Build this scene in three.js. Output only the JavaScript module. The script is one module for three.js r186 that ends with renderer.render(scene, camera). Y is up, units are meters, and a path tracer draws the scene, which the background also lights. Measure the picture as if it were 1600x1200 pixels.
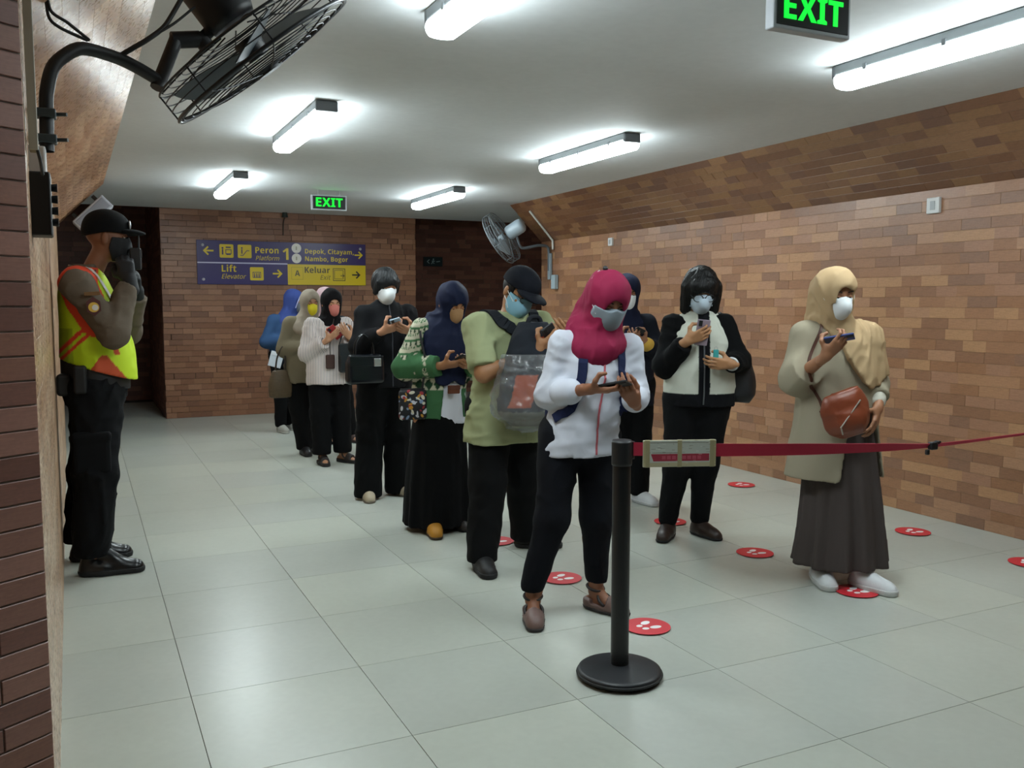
import * as THREE from 'three';
import { RoundedBoxGeometry } from 'three/addons/geometries/RoundedBoxGeometry.js';
import { mergeGeometries } from 'three/addons/utils/BufferGeometryUtils.js';
import { RectAreaLightUniformsLib } from 'three/addons/lights/RectAreaLightUniformsLib.js';
import { FontLoader } from 'three/addons/loaders/FontLoader.js';
import { TextGeometry } from 'three/addons/geometries/TextGeometry.js';

// ---------------------------------------------------------------- camera, light, exposure
const D = Math.PI / 180;
const scene = new THREE.Scene();
scene.background = new THREE.Color(0x000000);
const camera = new THREE.PerspectiveCamera(46.4, 4 / 3, 0.05, 60);
camera.position.set(0, 1.37, 0);
const YAW = 25.65 * D, PITCH = 5.1 * D;
camera.lookAt(Math.sin(YAW) * Math.cos(PITCH), 1.37 - Math.sin(PITCH), -Math.cos(YAW) * Math.cos(PITCH));
scene.add(camera);
const renderer = new THREE.WebGLRenderer({ antialias: true });
renderer.toneMapping = THREE.LinearToneMapping;
renderer.toneMappingExposure = 1.7;
renderer.shadowMap.enabled = true;
RectAreaLightUniformsLib.init();
const LAMP_COLOR = new THREE.Color(0.88, 1.0, 1.02);
const LAMP_GLOW = 22;        // what the diffuser emits
const LAMP_LIGHT = 10;       // the area light just below it
const CEILING = 2.5;

// ---------------------------------------------------------------- small tools
function rng(seed) { return () => { seed = (seed + 0x6d2b79f5) | 0; let t = Math.imul(seed ^ (seed >>> 15), 1 | seed); t = (t + Math.imul(t ^ (t >>> 7), 61 | t)) ^ t; return ((t ^ (t >>> 14)) >>> 0) / 4294967296; }; }
const names = new Map();
function numbered(n) { const k = names.get(n) || 0; names.set(n, k + 1); return k ? n + '_' + String(k).padStart(3, '0') : n; }
function shade(o) { o.traverse((m) => { if (m.isMesh) { m.castShadow = true; m.receiveShadow = true; } }); return o; }
function tag(o, label, category, group) { o.userData.label = label; o.userData.category = category; if (group) o.userData.group = group; return o; }
function thing(name, label, category, pos = [0, 0, 0], ry = 0, group) {
  const o = new THREE.Group(); o.name = numbered(name); o.position.set(...pos); o.rotation.y = ry; scene.add(o);
  return tag(o, label, category, group);
}
function part(parent, name, geo, mat, pos, rot) {
  const m = new THREE.Mesh(geo, mat); m.name = name; if (pos) m.position.set(...pos); if (rot) m.rotation.set(...rot);
  m.castShadow = m.receiveShadow = true; parent.add(m); return m;
}
function struct(name, geo, mat) { const m = part(scene, name, geo, mat); m.userData.kind = 'structure'; return m; }
const M = (color, roughness = 0.8, o = {}) => new THREE.MeshStandardMaterial({ color, roughness, ...o });
const v3 = (a) => new THREE.Vector3(...a);
function tube(pts, r, seg = 24, rad = 8, closed = false) { return new THREE.TubeGeometry(new THREE.CatmullRomCurve3(pts.map(v3), closed, 'catmullrom', 0.4), seg, r, rad, closed); }
function poly(pts, r, rad = 8) {   // straight bars joined end to end
  return merge(pts.slice(1).map((p, i) => bar(pts[i], p, r, r, rad)));
}
function bar(a, b, r0, r1 = r0, rad = 10) {
  const A = v3(a), B = v3(b), d = B.clone().sub(A), g = new THREE.CylinderGeometry(r1, r0, d.length(), rad);
  g.applyQuaternion(new THREE.Quaternion().setFromUnitVectors(new THREE.Vector3(0, 1, 0), d.normalize())); g.translate(...A.add(B).multiplyScalar(0.5).toArray()); return g;
}
function rbox(w, h, d, r = 0.005, pos) { const g = new RoundedBoxGeometry(w, h, d, 2, Math.min(r, w / 2.01, h / 2.01, d / 2.01)); if (pos) g.translate(...pos); return g; }
function merge(list) {
  const l = list.map((g) => { const n = g.index ? g.toNonIndexed() : g; for (const k of Object.keys(n.attributes)) if (!['position', 'normal', 'uv'].includes(k)) n.deleteAttribute(k); return n; });
  return mergeGeometries(l);
}
function basis(o, x, y, z) { o.quaternion.setFromRotationMatrix(new THREE.Matrix4().makeBasis(v3(x), v3(y), v3(z))); return o; }

// vectors as arrays
const add = (a, b, s = 1) => [a[0] + b[0] * s, a[1] + b[1] * s, a[2] + b[2] * s];
const sub = (a, b) => [a[0] - b[0], a[1] - b[1], a[2] - b[2]];
const dot = (a, b) => a[0] * b[0] + a[1] * b[1] + a[2] * b[2];
const cross = (a, b) => [a[1] * b[2] - a[2] * b[1], a[2] * b[0] - a[0] * b[2], a[0] * b[1] - a[1] * b[0]];
const len = (a) => Math.hypot(...a);
const norm = (a) => { const l = len(a) || 1; return [a[0] / l, a[1] / l, a[2] / l]; };
const mix = (a, b, t) => [a[0] + (b[0] - a[0]) * t, a[1] + (b[1] - a[1]) * t, a[2] + (b[2] - a[2]) * t];
const ortho = (n, d) => norm(add(n, d, -dot(n, d)));

// ---------------------------------------------------------------- computed textures
function value(seed) {   // tiling value noise
  const r = rng(seed), N = 64, g = Float32Array.from({ length: N * N }, r), s = (t) => t * t * (3 - 2 * t);
  return (x, y) => { const i = Math.floor(x), j = Math.floor(y), a = s(x - i), b = s(y - j), at = (p, q) => g[((q % N + N) % N) * N + ((p % N + N) % N)]; return (at(i, j) * (1 - a) + at(i + 1, j) * a) * (1 - b) + (at(i, j + 1) * (1 - a) + at(i + 1, j + 1) * a) * b; };
}
function dataTexture(w, h, fn, srgb) {
  const d = new Uint8Array(w * h * 4);
  for (let y = 0; y < h; y++) for (let x = 0; x < w; x++) { const c = fn(x, y), i = (y * w + x) * 4; for (let k = 0; k < 3; k++) d[i + k] = Math.max(0, Math.min(255, (c.length ? c[k] : c) * 255)); d[i + 3] = 255; }
  const t = new THREE.DataTexture(d, w, h); t.wrapS = t.wrapT = THREE.RepeatWrapping; t.magFilter = THREE.LinearFilter; t.minFilter = THREE.LinearMipmapLinearFilter; t.generateMipmaps = true; if (srgb) t.colorSpace = THREE.SRGBColorSpace; t.needsUpdate = true; return t;
}
const n1 = value(11), n2 = value(23), n3 = value(37);
const grainTex = dataTexture(512, 512, (x, y) => { const f = 0.86 + 0.08 * n1(x / 32, y / 4) + 0.06 * n2(x / 32, y / 2) + 0.05 * n3(x / 8, y / 8); return [f, f, f]; }, true);
const weaveTex = dataTexture(256, 256, (x, y) => 0.5 + 0.2 * Math.sin(x * Math.PI / 2) * Math.sin(y * Math.PI / 2) + 0.3 * (n1(x / 4, y / 4) - 0.5)); weaveTex.repeat.set(12, 12);
const plasterTex = dataTexture(512, 512, (x, y) => { const f = 0.96 + 0.022 * n1(x / 64, y / 64) + 0.018 * n2(x / 8, y / 8); return [f, f, f]; }, true); plasterTex.repeat.set(0.5, 0.5);
const scuffTex = dataTexture(512, 512, (x, y) => 0.72 + 0.28 * n1(x / 32, y / 32) * 1.0 - 0.12 * n2(x / 8, y / 8));
function canvasTex(w, h, draw) { const c = document.createElement('canvas'); c.width = w; c.height = h; draw(c.getContext('2d'), w, h); const t = new THREE.CanvasTexture(c); t.colorSpace = THREE.SRGBColorSpace; return t; }
const strandTex = dataTexture(256, 64, (x, y) => 0.5 + 0.5 * (n1(x / 2, y / 32) - 0.5) + 0.3 * (n2(x / 6, y / 48) - 0.5)); strandTex.repeat.set(5, 2);
const HAIR = (color) => new THREE.MeshPhysicalMaterial({ color, roughness: 0.48, specularIntensity: 0.6, bumpMap: strandTex, bumpScale: 0.004 });
const CL = (color, o = {}) => new THREE.MeshPhysicalMaterial({ color, roughness: 0.88, specularIntensity: 0.4, bumpMap: weaveTex, bumpScale: 0.0006, ...o });

// ---------------------------------------------------------------- implicit surfaces: fields f(x, y, z), negative inside
function cap(a, b, ra, rb = ra) {
  const [ax, ay, az] = a, dx = b[0] - ax, dy = b[1] - ay, dz = b[2] - az, q = 1 / (dx * dx + dy * dy + dz * dz + 1e-12), dr = rb - ra;
  return (x, y, z) => { x -= ax; y -= ay; z -= az; let t = (x * dx + y * dy + z * dz) * q; t = t < 0 ? 0 : t > 1 ? 1 : t; x -= dx * t; y -= dy * t; z -= dz * t; return Math.sqrt(x * x + y * y + z * z) - ra - dr * t; };
}
function ell(c, r) {
  const [cx, cy, cz] = c, ax = 1 / r[0], ay = 1 / r[1], az = 1 / r[2];
  return (x, y, z) => { x = (x - cx) * ax; y = (y - cy) * ay; z = (z - cz) * az; const k0 = Math.sqrt(x * x + y * y + z * z); x *= ax; y *= ay; z *= az; const k1 = Math.sqrt(x * x + y * y + z * z); return k1 < 1e-9 ? -Math.min(...r) : k0 * (k0 - 1) / k1; };
}
function boxf(c, h, r = 0.01) {
  return (x, y, z) => { x = Math.abs(x - c[0]) - h[0] + r; y = Math.abs(y - c[1]) - h[1] + r; z = Math.abs(z - c[2]) - h[2] + r; const a = Math.max(x, 0), b = Math.max(y, 0), d = Math.max(z, 0); return Math.sqrt(a * a + b * b + d * d) + Math.min(Math.max(x, y, z), 0) - r; };
}
function U(k, ...fs) {   // smooth union
  fs = fs.flat(); const n = fs.length;
  return (x, y, z) => { let d = fs[0](x, y, z); for (let i = 1; i < n; i++) { const e = fs[i](x, y, z), h = k - Math.abs(d - e); d = Math.min(d, e); if (h > 0) d -= h * h / (4 * k); } return d; };
}
function cut(f, g, k = 0.004) { return (x, y, z) => { const a = f(x, y, z), b = -g(x, y, z), h = k - Math.abs(a - b); return Math.max(a, b) + (h > 0 ? h * h / (4 * k) : 0); }; }   // f without g
function both(f, g) { return (x, y, z) => Math.max(f(x, y, z), g(x, y, z)); }
const grow = (f, d) => (x, y, z) => f(x, y, z) - d;
const above = (h) => (x, y, z) => h - y, below = (h) => (x, y, z) => y - h;
const half = (p, n) => { n = norm(n); const c = dot(p, n); return (x, y, z) => x * n[0] + y * n[1] + z * n[2] - c; };   // negative behind n
function put(f, o, q) {   // f in a frame at o turned by quaternion q
  const m = new THREE.Matrix4().makeRotationFromQuaternion(q).elements, [ox, oy, oz] = o;
  return (x, y, z) => { x -= ox; y -= oy; z -= oz; return f(m[0] * x + m[1] * y + m[2] * z, m[4] * x + m[5] * y + m[6] * z, m[8] * x + m[9] * y + m[10] * z); };
}
// rows [y, cx, cz, rx, rz] from low to high: a body of elliptic sections; pleats: [count, depth at the bottom, depth at the top]
function loft(rows, pleats) {
  const y0 = rows[0][0], y1 = rows[rows.length - 1][0], N = 160, T = [];
  for (let i = 0; i <= N; i++) {
    const y = y0 + (y1 - y0) * i / N; let k = 0; while (k < rows.length - 2 && y > rows[k + 1][0]) k++;
    const p1 = rows[k], p2 = rows[k + 1], p0 = rows[k - 1] || p1, p3 = rows[k + 2] || p2, t = (y - p1[0]) / (p2[0] - p1[0]), h = p2[0] - p1[0], r = [];
    for (let c = 1; c < 5; c++) {
      const m1 = (p2[c] - p0[c]) / Math.max(1e-6, p2[0] - p0[0]) * h, m2 = (p3[c] - p1[c]) / Math.max(1e-6, p3[0] - p1[0]) * h, t2 = t * t, t3 = t2 * t;
      r.push((2 * t3 - 3 * t2 + 1) * p1[c] + (t3 - 2 * t2 + t) * m1 + (-2 * t3 + 3 * t2) * p2[c] + (t3 - t2) * m2);
    }
    T.push(r);
  }
  return (x, y, z) => {
    const s = Math.max(0, Math.min(1, (y - y0) / (y1 - y0))) * N, i = Math.min(N - 1, s | 0), a = s - i, A = T[i], B = T[i + 1];
    let rx = A[2] + (B[2] - A[2]) * a, rz = A[3] + (B[3] - A[3]) * a; const dx = x - A[0] - (B[0] - A[0]) * a, dz = z - A[1] - (B[1] - A[1]) * a;
    if (pleats) { const w = Math.atan2(dx / rx, dz / rz), g = 1 + (pleats[1] + (pleats[2] - pleats[1]) * s / N) * (Math.sin(w * pleats[0]) + 0.5 * Math.sin(w * pleats[0] * 1.7 + 1.3)); rx *= g; rz *= g; }
    const e = Math.sqrt(dx * dx / (rx * rx) + dz * dz / (rz * rz)); return Math.max((e - 1) * Math.min(rx, rz), y0 - y, y - y1);
  };
}
const nf = (() => { const r = rng(5), g = Float32Array.from({ length: 4096 }, r); return (x, y, z) => { const i = Math.floor(x), j = Math.floor(y), k = Math.floor(z); let a = x - i, b = y - j, c = z - k; a = a * a * (3 - 2 * a); b = b * b * (3 - 2 * b); c = c * c * (3 - 2 * c); const at = (p, q, s) => g[(p & 15) | ((q & 15) << 4) | ((s & 15) << 8)], l = (u, v, t) => u + (v - u) * t; return l(l(l(at(i, j, k), at(i + 1, j, k), a), l(at(i, j + 1, k), at(i + 1, j + 1, k), a), b), l(l(at(i, j, k + 1), at(i + 1, j, k + 1), a), l(at(i, j + 1, k + 1), at(i + 1, j + 1, k + 1), a), b), c) - 0.5; }; })();
// cloth folds: ridges about 1/s apart
function folds(f, amp, sx, sy, sz = sx, o = 0) { return (x, y, z) => { const d = f(x, y, z); if (d > 0.08 || d < -0.08) return d; const w = nf(x * sx * 0.5 + o, y * sy * 0.5, z * sz * 0.5), r = 1 - Math.abs(2 * nf(x * sx + 4 * w + o, y * sy + 3 * w, z * sz + 7.3)) * 2, q = 1 - Math.abs(2 * nf(x * sx * 2.3 + 5 * w, y * sy * 2.6 + o, z * sz * 2.3 + 2.1)) * 2; return d - amp * (r * Math.abs(r) + 0.45 * q); }; }

// surface nets over a grid; blocks far from the surface are skipped
function skin(f, lo, hi, c, color) {
  const nx = Math.ceil((hi[0] - lo[0]) / c) + 1, ny = Math.ceil((hi[1] - lo[1]) / c) + 1, nz = Math.ceil((hi[2] - lo[2]) / c) + 1, sy = nx, sz = nx * ny, G = new Float32Array(nx * ny * nz), B = 4;
  const live = [];
  for (let k = 0; k < nz; k += B) for (let j = 0; j < ny; j += B) for (let i = 0; i < nx; i += B) {
    const m = f(lo[0] + (i + 1.5) * c, lo[1] + (j + 1.5) * c, lo[2] + (k + 1.5) * c), I = Math.min(nx, i + B), J = Math.min(ny, j + B), K = Math.min(nz, k + B), on = Math.abs(m) < c * 6.5;
    for (let z = k; z < K; z++) for (let y = j; y < J; y++) for (let x = i; x < I; x++) G[x + y * sy + z * sz] = on ? f(lo[0] + x * c, lo[1] + y * c, lo[2] + z * c) : m;
    if (on) live.push([i, j, k]);
  }
  const id = new Map(), P = [], E = [0, 1, 2, 3, 4, 5, 6, 7], off = E.map((e) => (e & 1) + (e >> 1 & 1) * sy + (e >> 2) * sz), Q = [];
  const edges = [[0, 1], [2, 3], [4, 5], [6, 7], [0, 2], [1, 3], [4, 6], [5, 7], [0, 4], [1, 5], [2, 6], [3, 7]];
  const cell = (i, j, k) => {
    if (i < 0 || j < 0 || k < 0 || i >= nx - 1 || j >= ny - 1 || k >= nz - 1) return -1;
    const key = i + j * sy + k * sz, had = id.get(key); if (had !== undefined) return had;
    let n = 0, x = 0, y = 0, z = 0;
    for (const [a, b] of edges) { const u = G[key + off[a]], v = G[key + off[b]]; if ((u < 0) !== (v < 0)) { const t = u / (u - v); n++; x += (a & 1) + ((b & 1) - (a & 1)) * t; y += (a >> 1 & 1) + ((b >> 1 & 1) - (a >> 1 & 1)) * t; z += (a >> 2) + ((b >> 2) - (a >> 2)) * t; } }
    const v = n ? P.length / 3 : -1; if (n) P.push(lo[0] + (i + x / n) * c, lo[1] + (j + y / n) * c, lo[2] + (k + z / n) * c); id.set(key, v); return v;
  };
  const quad = (a, b, d, e, flip) => { if (a < 0 || b < 0 || d < 0 || e < 0) return; flip ? Q.push(a, d, b, a, e, d) : Q.push(a, b, d, a, d, e); };
  for (const [bi, bj, bk] of live) for (let k = bk; k < Math.min(nz - 1, bk + B); k++) for (let j = bj; j < Math.min(ny - 1, bj + B); j++) for (let i = bi; i < Math.min(nx - 1, bi + B); i++) {
    const p = i + j * sy + k * sz, s = G[p] < 0;
    if (s !== (G[p + 1] < 0)) quad(cell(i, j - 1, k - 1), cell(i, j, k - 1), cell(i, j, k), cell(i, j - 1, k), !s);
    if (s !== (G[p + sy] < 0)) quad(cell(i - 1, j, k - 1), cell(i - 1, j, k), cell(i, j, k), cell(i, j, k - 1), !s);
    if (s !== (G[p + sz] < 0)) quad(cell(i - 1, j - 1, k), cell(i, j - 1, k), cell(i, j, k), cell(i - 1, j, k), !s);
  }
  const g = new THREE.BufferGeometry(); g.setAttribute('position', new THREE.Float32BufferAttribute(P, 3)); g.setIndex(Q); g.computeVertexNormals();
  const uv = new Float32Array(P.length / 3 * 2); for (let i = 0; i < P.length / 3; i++) { uv[i * 2] = P[i * 3] + P[i * 3 + 2] * 0.6; uv[i * 2 + 1] = P[i * 3 + 1]; } g.setAttribute('uv', new THREE.BufferAttribute(uv, 2));
  if (color) { const C = new Float32Array(P.length), t = new THREE.Color(); for (let i = 0; i < P.length; i += 3) { t.set(color(P[i], P[i + 1], P[i + 2])); C[i] = t.r; C[i + 1] = t.g; C[i + 2] = t.b; } g.setAttribute('color', new THREE.BufferAttribute(C, 3)); }
  return g;
}

// ---------------------------------------------------------------- the setting
const GROUT = M(0x6d5a4c, 0.9), PLASTER = new THREE.MeshStandardMaterial({ color: 0xd6dadc, roughness: 0.75, map: plasterTex }), DARK = M(0x6a4c40, 0.9);
const camPos = [0, 1.37, 0], camDir = [Math.sin(YAW) * Math.cos(PITCH), -Math.sin(PITCH), -Math.cos(YAW) * Math.cos(PITCH)], camRight = [Math.cos(YAW), 0, Math.sin(YAW)], camUp = cross(camRight, camDir);
function seen(p) { const v = sub(p, camPos), d = dot(v, camDir); return d > 0.2 && Math.abs(dot(v, camRight) / d) < 0.6 && Math.abs(dot(v, camUp) / d) < 0.46 ? d : 0; }   // how near a piece is, to choose the 300 built singly
const brickGeos = new Map();
function brickGeo(l, h, t) {   // a tile with a bevelled face: x along, y up, z out
  const key = [l, h, t].map((x) => x.toFixed(3)).join(); if (brickGeos.has(key)) return brickGeos.get(key);
  const b = Math.min(0.0016, t * 0.4), P = [], N = [], uv = [], a = l / 2, c = h / 2, q = (p, n) => { for (const i of [0, 1, 2, 0, 2, 3]) { P.push(...p[i]); N.push(...n); uv.push(p[i][0] * 2.2, p[i][1] * 2.2); } };
  const F = [[-a + b, -c + b, t], [a - b, -c + b, t], [a - b, c - b, t], [-a + b, c - b, t]], S = [[-a, -c, t - b], [a, -c, t - b], [a, c, t - b], [-a, c, t - b]], Z = S.map((p) => [p[0], p[1], 0]), n = [[0, -1, 0], [1, 0, 0], [0, 1, 0], [-1, 0, 0]];
  q(F, [0, 0, 1]); for (let i = 0; i < 4; i++) { const j = (i + 1) % 4; q([S[i], S[j], F[j], F[i]], norm(add(n[i], [0, 0, 1]))); q([Z[i], Z[j], S[j], S[i]], n[i]); }
  const g = new THREE.BufferGeometry(); g.setAttribute('position', new THREE.Float32BufferAttribute(P, 3)); g.setAttribute('normal', new THREE.Float32BufferAttribute(N, 3)); g.setAttribute('uv', new THREE.Float32BufferAttribute(uv, 2));
  brickGeos.set(key, g); return g;
}
// a slab with its front face at O spanned by u (along) and v (up), clad with rows of brick tiles; u x v points into the room
function brickWall(name, O, u, v, w, h, o) {
  const n = norm(cross(u, v)), t = o.thick || 0.2, wall = struct(name, new THREE.BoxGeometry(w, h, t).translate(w / 2, h / 2, -t / 2), o.grout || GROUT);
  wall.position.set(...O); basis(wall, u, v, n);
  const r = rng(o.seed), rows = Math.round(h / o.row), rh = h / rows, L = o.length, list = [];
  for (let j = 0; j < rows; j++) {
    let x = -(j % 3) * L / 3 - r() * 0.04; if (o.bond) x = -(j % 2) * L / 2;
    while (x < w - 0.01) {
      const l = o.bond ? L : L * (r() < 0.25 ? 0.75 : r() < 0.3 ? 1.25 : 1), a = Math.max(0, x), b = Math.min(w, x + l); x += l;
      if (b - a < 0.02) continue;
      const c = [(a + b) / 2, (j + 0.5) * rh], p = add(add(O, u, c[0]), v, c[1]);
      list.push({ c, l: Math.round((b - a) * 50) / 50, p, d: seen(p), tone: Math.floor(r() * r() * 0 + r() * o.tones.length), lift: r() * 0.0006 });
    }
  }
  const mats = o.tones.map((c) => new THREE.MeshStandardMaterial({ color: c, roughness: o.rough || 0.4, roughnessMap: o.rough > 0.6 ? null : scuffTex, map: grainTex }));
  const order = list.filter((b) => b.d).sort((a, b) => a.d - b.d).slice(0, o.single ?? 300), own = new Set(order), g = o.gap || 0.003, rest = [], cs = [], col = new THREE.Color();
  for (const b of order) part(wall, 'brick', brickGeo(b.l - g, rh - g, o.proud || 0.003), mats[b.tone], [b.c[0], b.c[1], b.lift - 0.001]);
  for (const b of list) if (!own.has(b) && (!o.only || o.only(b.p))) { const k = brickGeo(b.l - g, rh - g, o.proud || 0.003).clone().translate(b.c[0], b.c[1], b.lift - 0.001); rest.push(k); col.set(o.tones[b.tone]); for (let i = 0; i < k.attributes.position.count; i++) cs.push(col.r, col.g, col.b); }
  if (rest.length) { const m = mergeGeometries(rest); m.setAttribute('color', new THREE.Float32BufferAttribute(cs, 3)); const p = part(wall, 'brickwork', m, new THREE.MeshStandardMaterial({ color: 0xffffff, vertexColors: true, roughness: o.rough || 0.4, map: grainTex })); p.userData.kind = 'stuff'; }
  return wall;
}
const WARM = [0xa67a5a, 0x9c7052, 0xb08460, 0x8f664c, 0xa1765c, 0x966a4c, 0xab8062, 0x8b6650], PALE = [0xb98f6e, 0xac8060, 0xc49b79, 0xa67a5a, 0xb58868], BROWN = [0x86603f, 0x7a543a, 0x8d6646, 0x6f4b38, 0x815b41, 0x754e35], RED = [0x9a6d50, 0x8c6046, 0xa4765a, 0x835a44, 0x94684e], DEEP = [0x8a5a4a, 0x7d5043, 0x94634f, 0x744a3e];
const Y = [0, 1, 0], FOLD = 2.09, CH = CEILING - FOLD, SL = Math.hypot(CH, CH);
const RX = 4.9, LX = -0.14, END = -9.4, BACK = -11.4;
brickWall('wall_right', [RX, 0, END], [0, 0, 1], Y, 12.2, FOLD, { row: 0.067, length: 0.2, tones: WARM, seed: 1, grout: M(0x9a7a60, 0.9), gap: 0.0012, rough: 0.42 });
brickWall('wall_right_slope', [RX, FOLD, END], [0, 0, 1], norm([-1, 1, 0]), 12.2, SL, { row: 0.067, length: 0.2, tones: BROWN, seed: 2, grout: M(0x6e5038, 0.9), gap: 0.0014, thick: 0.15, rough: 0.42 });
const LD = norm([-0.07, 0, -7.04]);
brickWall('wall_left', [-0.1, 0, -2.36], LD, Y, 7.04, FOLD, { row: 0.067, length: 0.2, proud: 0.001, tones: [0xbb9a7c, 0xb08c6c, 0xc6a88b, 0xa9866a, 0xb79274], seed: 3, grout: M(0xb39276, 0.8), gap: 0.0006, thick: 0.15, rough: 0.36 });
brickWall('wall_left_slope', [-0.1, FOLD, -2.36], LD, norm([1, 1, -0.07 / 7.04]), 7.04, SL, { row: 0.067, length: 0.2, proud: 0.001, tones: PALE, seed: 4, grout: M(0xa5805f, 0.8), gap: 0.0006, thick: 0.1, rough: 0.36 });
const AD = norm([0.82, 0, -0.57]);
brickWall('wall_front_left', add([-0.1, 0, -2.36], AD, -3), AD, Y, 3, CEILING, { proud: 0.006, row: 0.0565, length: 0.24, tones: [0x94685a, 0x875c50, 0x9f7264, 0x7b5247, 0x916454], seed: 5, gap: 0.004, grout: M(0x958a82, 0.9), bond: true, thick: 0.12, rough: 0.5 });
brickWall('wall_back', [0.88, 0, BACK], [1, 0, 0], Y, 3.17, CEILING + 0.6, { row: 0.067, length: 0.2, tones: RED, seed: 6, gap: 0.003, thick: 0.9, rough: 0.45, grout: M(0x4e3a30, 0.9) });
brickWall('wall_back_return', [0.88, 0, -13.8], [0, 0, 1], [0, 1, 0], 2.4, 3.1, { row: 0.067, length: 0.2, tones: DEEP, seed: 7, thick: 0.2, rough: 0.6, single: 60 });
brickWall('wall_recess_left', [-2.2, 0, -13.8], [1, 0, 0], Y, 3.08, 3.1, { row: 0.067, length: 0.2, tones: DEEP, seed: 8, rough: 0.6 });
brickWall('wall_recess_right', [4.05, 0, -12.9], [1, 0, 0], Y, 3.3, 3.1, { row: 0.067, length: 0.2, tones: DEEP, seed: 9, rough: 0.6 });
for (const [n, g, p] of [
  ['wall_rear', [8, 2.7, 0.2], [1.3, 1.25, 2.9]], ['wall_side', [0.2, 2.7, 4.2], [-2.66, 1.25, 0.9]], ['wall_left_end', [2.2, 2.5, 0.12], [-1.32, 1.25, -9.32]],
  ['wall_recess_side', [0.2, 3.1, 4.6], [-2.3, 1.55, -11.6]], ['wall_right_end', [2.6, 2.5, 0.12], [6.26, 1.25, -9.33]], ['wall_right_recess_side', [0.2, 3.1, 3.8], [7.4, 1.55, -11.1]]]) { struct(n, new THREE.BoxGeometry(...g), DARK).position.set(...p); }
// ceiling: one slab with a finished edge, and a dark soffit over the stair recesses
{
  const s = new THREE.Shape([[-2.8, 3], [5.2, 3], [5.2, -9.3], [7.5, -9.3], [7.5, BACK], [-2.5, BACK], [-2.5, -9.3], [-2.8, -9.3]].map(([x, z]) => new THREE.Vector2(x, -z)));
  const g = new THREE.ExtrudeGeometry(s, { depth: 0.16, bevelEnabled: false }); g.rotateX(-Math.PI / 2); g.translate(0, CEILING, 0);
  const c = struct('ceiling', g, PLASTER);
  struct('ceiling_recess', new THREE.BoxGeometry(10, 0.12, 2.8), DARK).position.set(2.5, 3.12, -12.6);
  struct('ceiling_step', new THREE.BoxGeometry(10, 0.5, 0.1), PLASTER).position.set(2.5, CEILING + 0.41, BACK + 0.06);
}
// floor: a bed with square tiles laid on it, each a tile of its own
{
  const fl = struct('floor', new THREE.BoxGeometry(10.6, 0.2, 17.4), M(0x5e6059, 0.85)); fl.position.set(2.4, -0.105, -5.6);
  const g = new THREE.BoxGeometry(0.6, 0.006, 0.6), r = rng(77), T = [0xbbbfb5, 0xb7bbb2, 0xbec2b7, 0xb9bdb5].map((c) => new THREE.MeshStandardMaterial({ color: c, roughness: 0.3, map: plasterTex }));
  const tg = rbox(0.6028, 0.01, 0.6028, 0.0006), list = [], rest = [];
  for (let i = -5; i < 12; i++) for (let k = -18; k < 5; k++) { const p = [0.3 + i * 0.605 + 0.3, 0, -2.61 + k * 0.605 - 0.3 + 0.6]; if (p[0] < -2.8 || p[0] > 7.5 || p[2] < -14 || p[2] > 2.8) continue; list.push([p, seen(p)]); }
  list.sort((a, b) => (b[1] ? 1 / b[1] : 0) - (a[1] ? 1 / a[1] : 0));
  list.forEach(([p, d], i) => { const m = T[Math.floor(r() * 4)], q = [p[0] - 2.4, 0.1, p[2] + 5.6]; if (d && i < 300) part(fl, 'tile', tg, m, q, [0, Math.floor(r() * 4) * Math.PI / 2, 0]); else rest.push(tg.clone().translate(...q)); });
  const m = part(fl, 'tiling', merge(rest), T[0]); m.userData.kind = 'stuff';
}

// ---------------------------------------------------------------- ceiling lamps
const glowMat = new THREE.MeshStandardMaterial({ color: 0xffffff, roughness: 0.4, emissive: LAMP_COLOR, emissiveIntensity: LAMP_GLOW });
const greyPlastic = M(0x6d7274, 0.5), capMat = M(0x5d6164, 0.5);
function lamp(x, z, label) {
  const t = thing('ceiling_lamp', label, 'lamp', [x, CEILING, z], 0, 'batten lamps on the ceiling'), L = 1.24;
  part(t, 'housing', rbox(0.122, 0.05, L, 0.01, [0, -0.025, 0]), greyPlastic);
  const s = new THREE.Shape(); s.moveTo(-0.052, 0); s.bezierCurveTo(-0.064, -0.01, -0.064, -0.036, -0.045, -0.05); s.quadraticCurveTo(0, -0.06, 0.045, -0.05); s.bezierCurveTo(0.064, -0.036, 0.064, -0.01, 0.052, 0); s.closePath();
  const g = new THREE.ExtrudeGeometry(s, { depth: L - 0.05, bevelEnabled: true, bevelSize: 0.006, bevelThickness: 0.012, bevelSegments: 2, curveSegments: 6 }); g.translate(0, -0.05, -(L - 0.05) / 2);
  part(t, 'diffuser', g, glowMat);
  for (const k of [-1, 1]) part(t, 'end_cap', rbox(0.126, 0.062, 0.03, 0.01, [0, -0.033, k * (L / 2 - 0.012)]), capMat);
  for (const k of [-1, 0, 1]) for (const e of [-1, 1]) part(t, 'clip', rbox(0.008, 0.03, 0.022, 0.003, [e * 0.063, -0.045, k * 0.42]), capMat);
  const l = new THREE.RectAreaLight(LAMP_COLOR, LAMP_LIGHT, 0.1, L - 0.06); l.position.set(0, -0.125, 0); l.rotation.x = -Math.PI / 2; t.add(l);
}
lamp(1.28, -8.63, 'smallest glowing ceiling lamp on the left, farthest down the corridor');
lamp(1.28, -5.66, 'glowing ceiling lamp left of centre, right below the tip of the large fan cage');
lamp(1.3, -2.74, 'ceiling lamp cut by the top picture edge, between large fan and near exit sign');
lamp(3.34, -8.74, 'farthest glowing ceiling lamp on the right, just left of the small wall fan');
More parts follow.
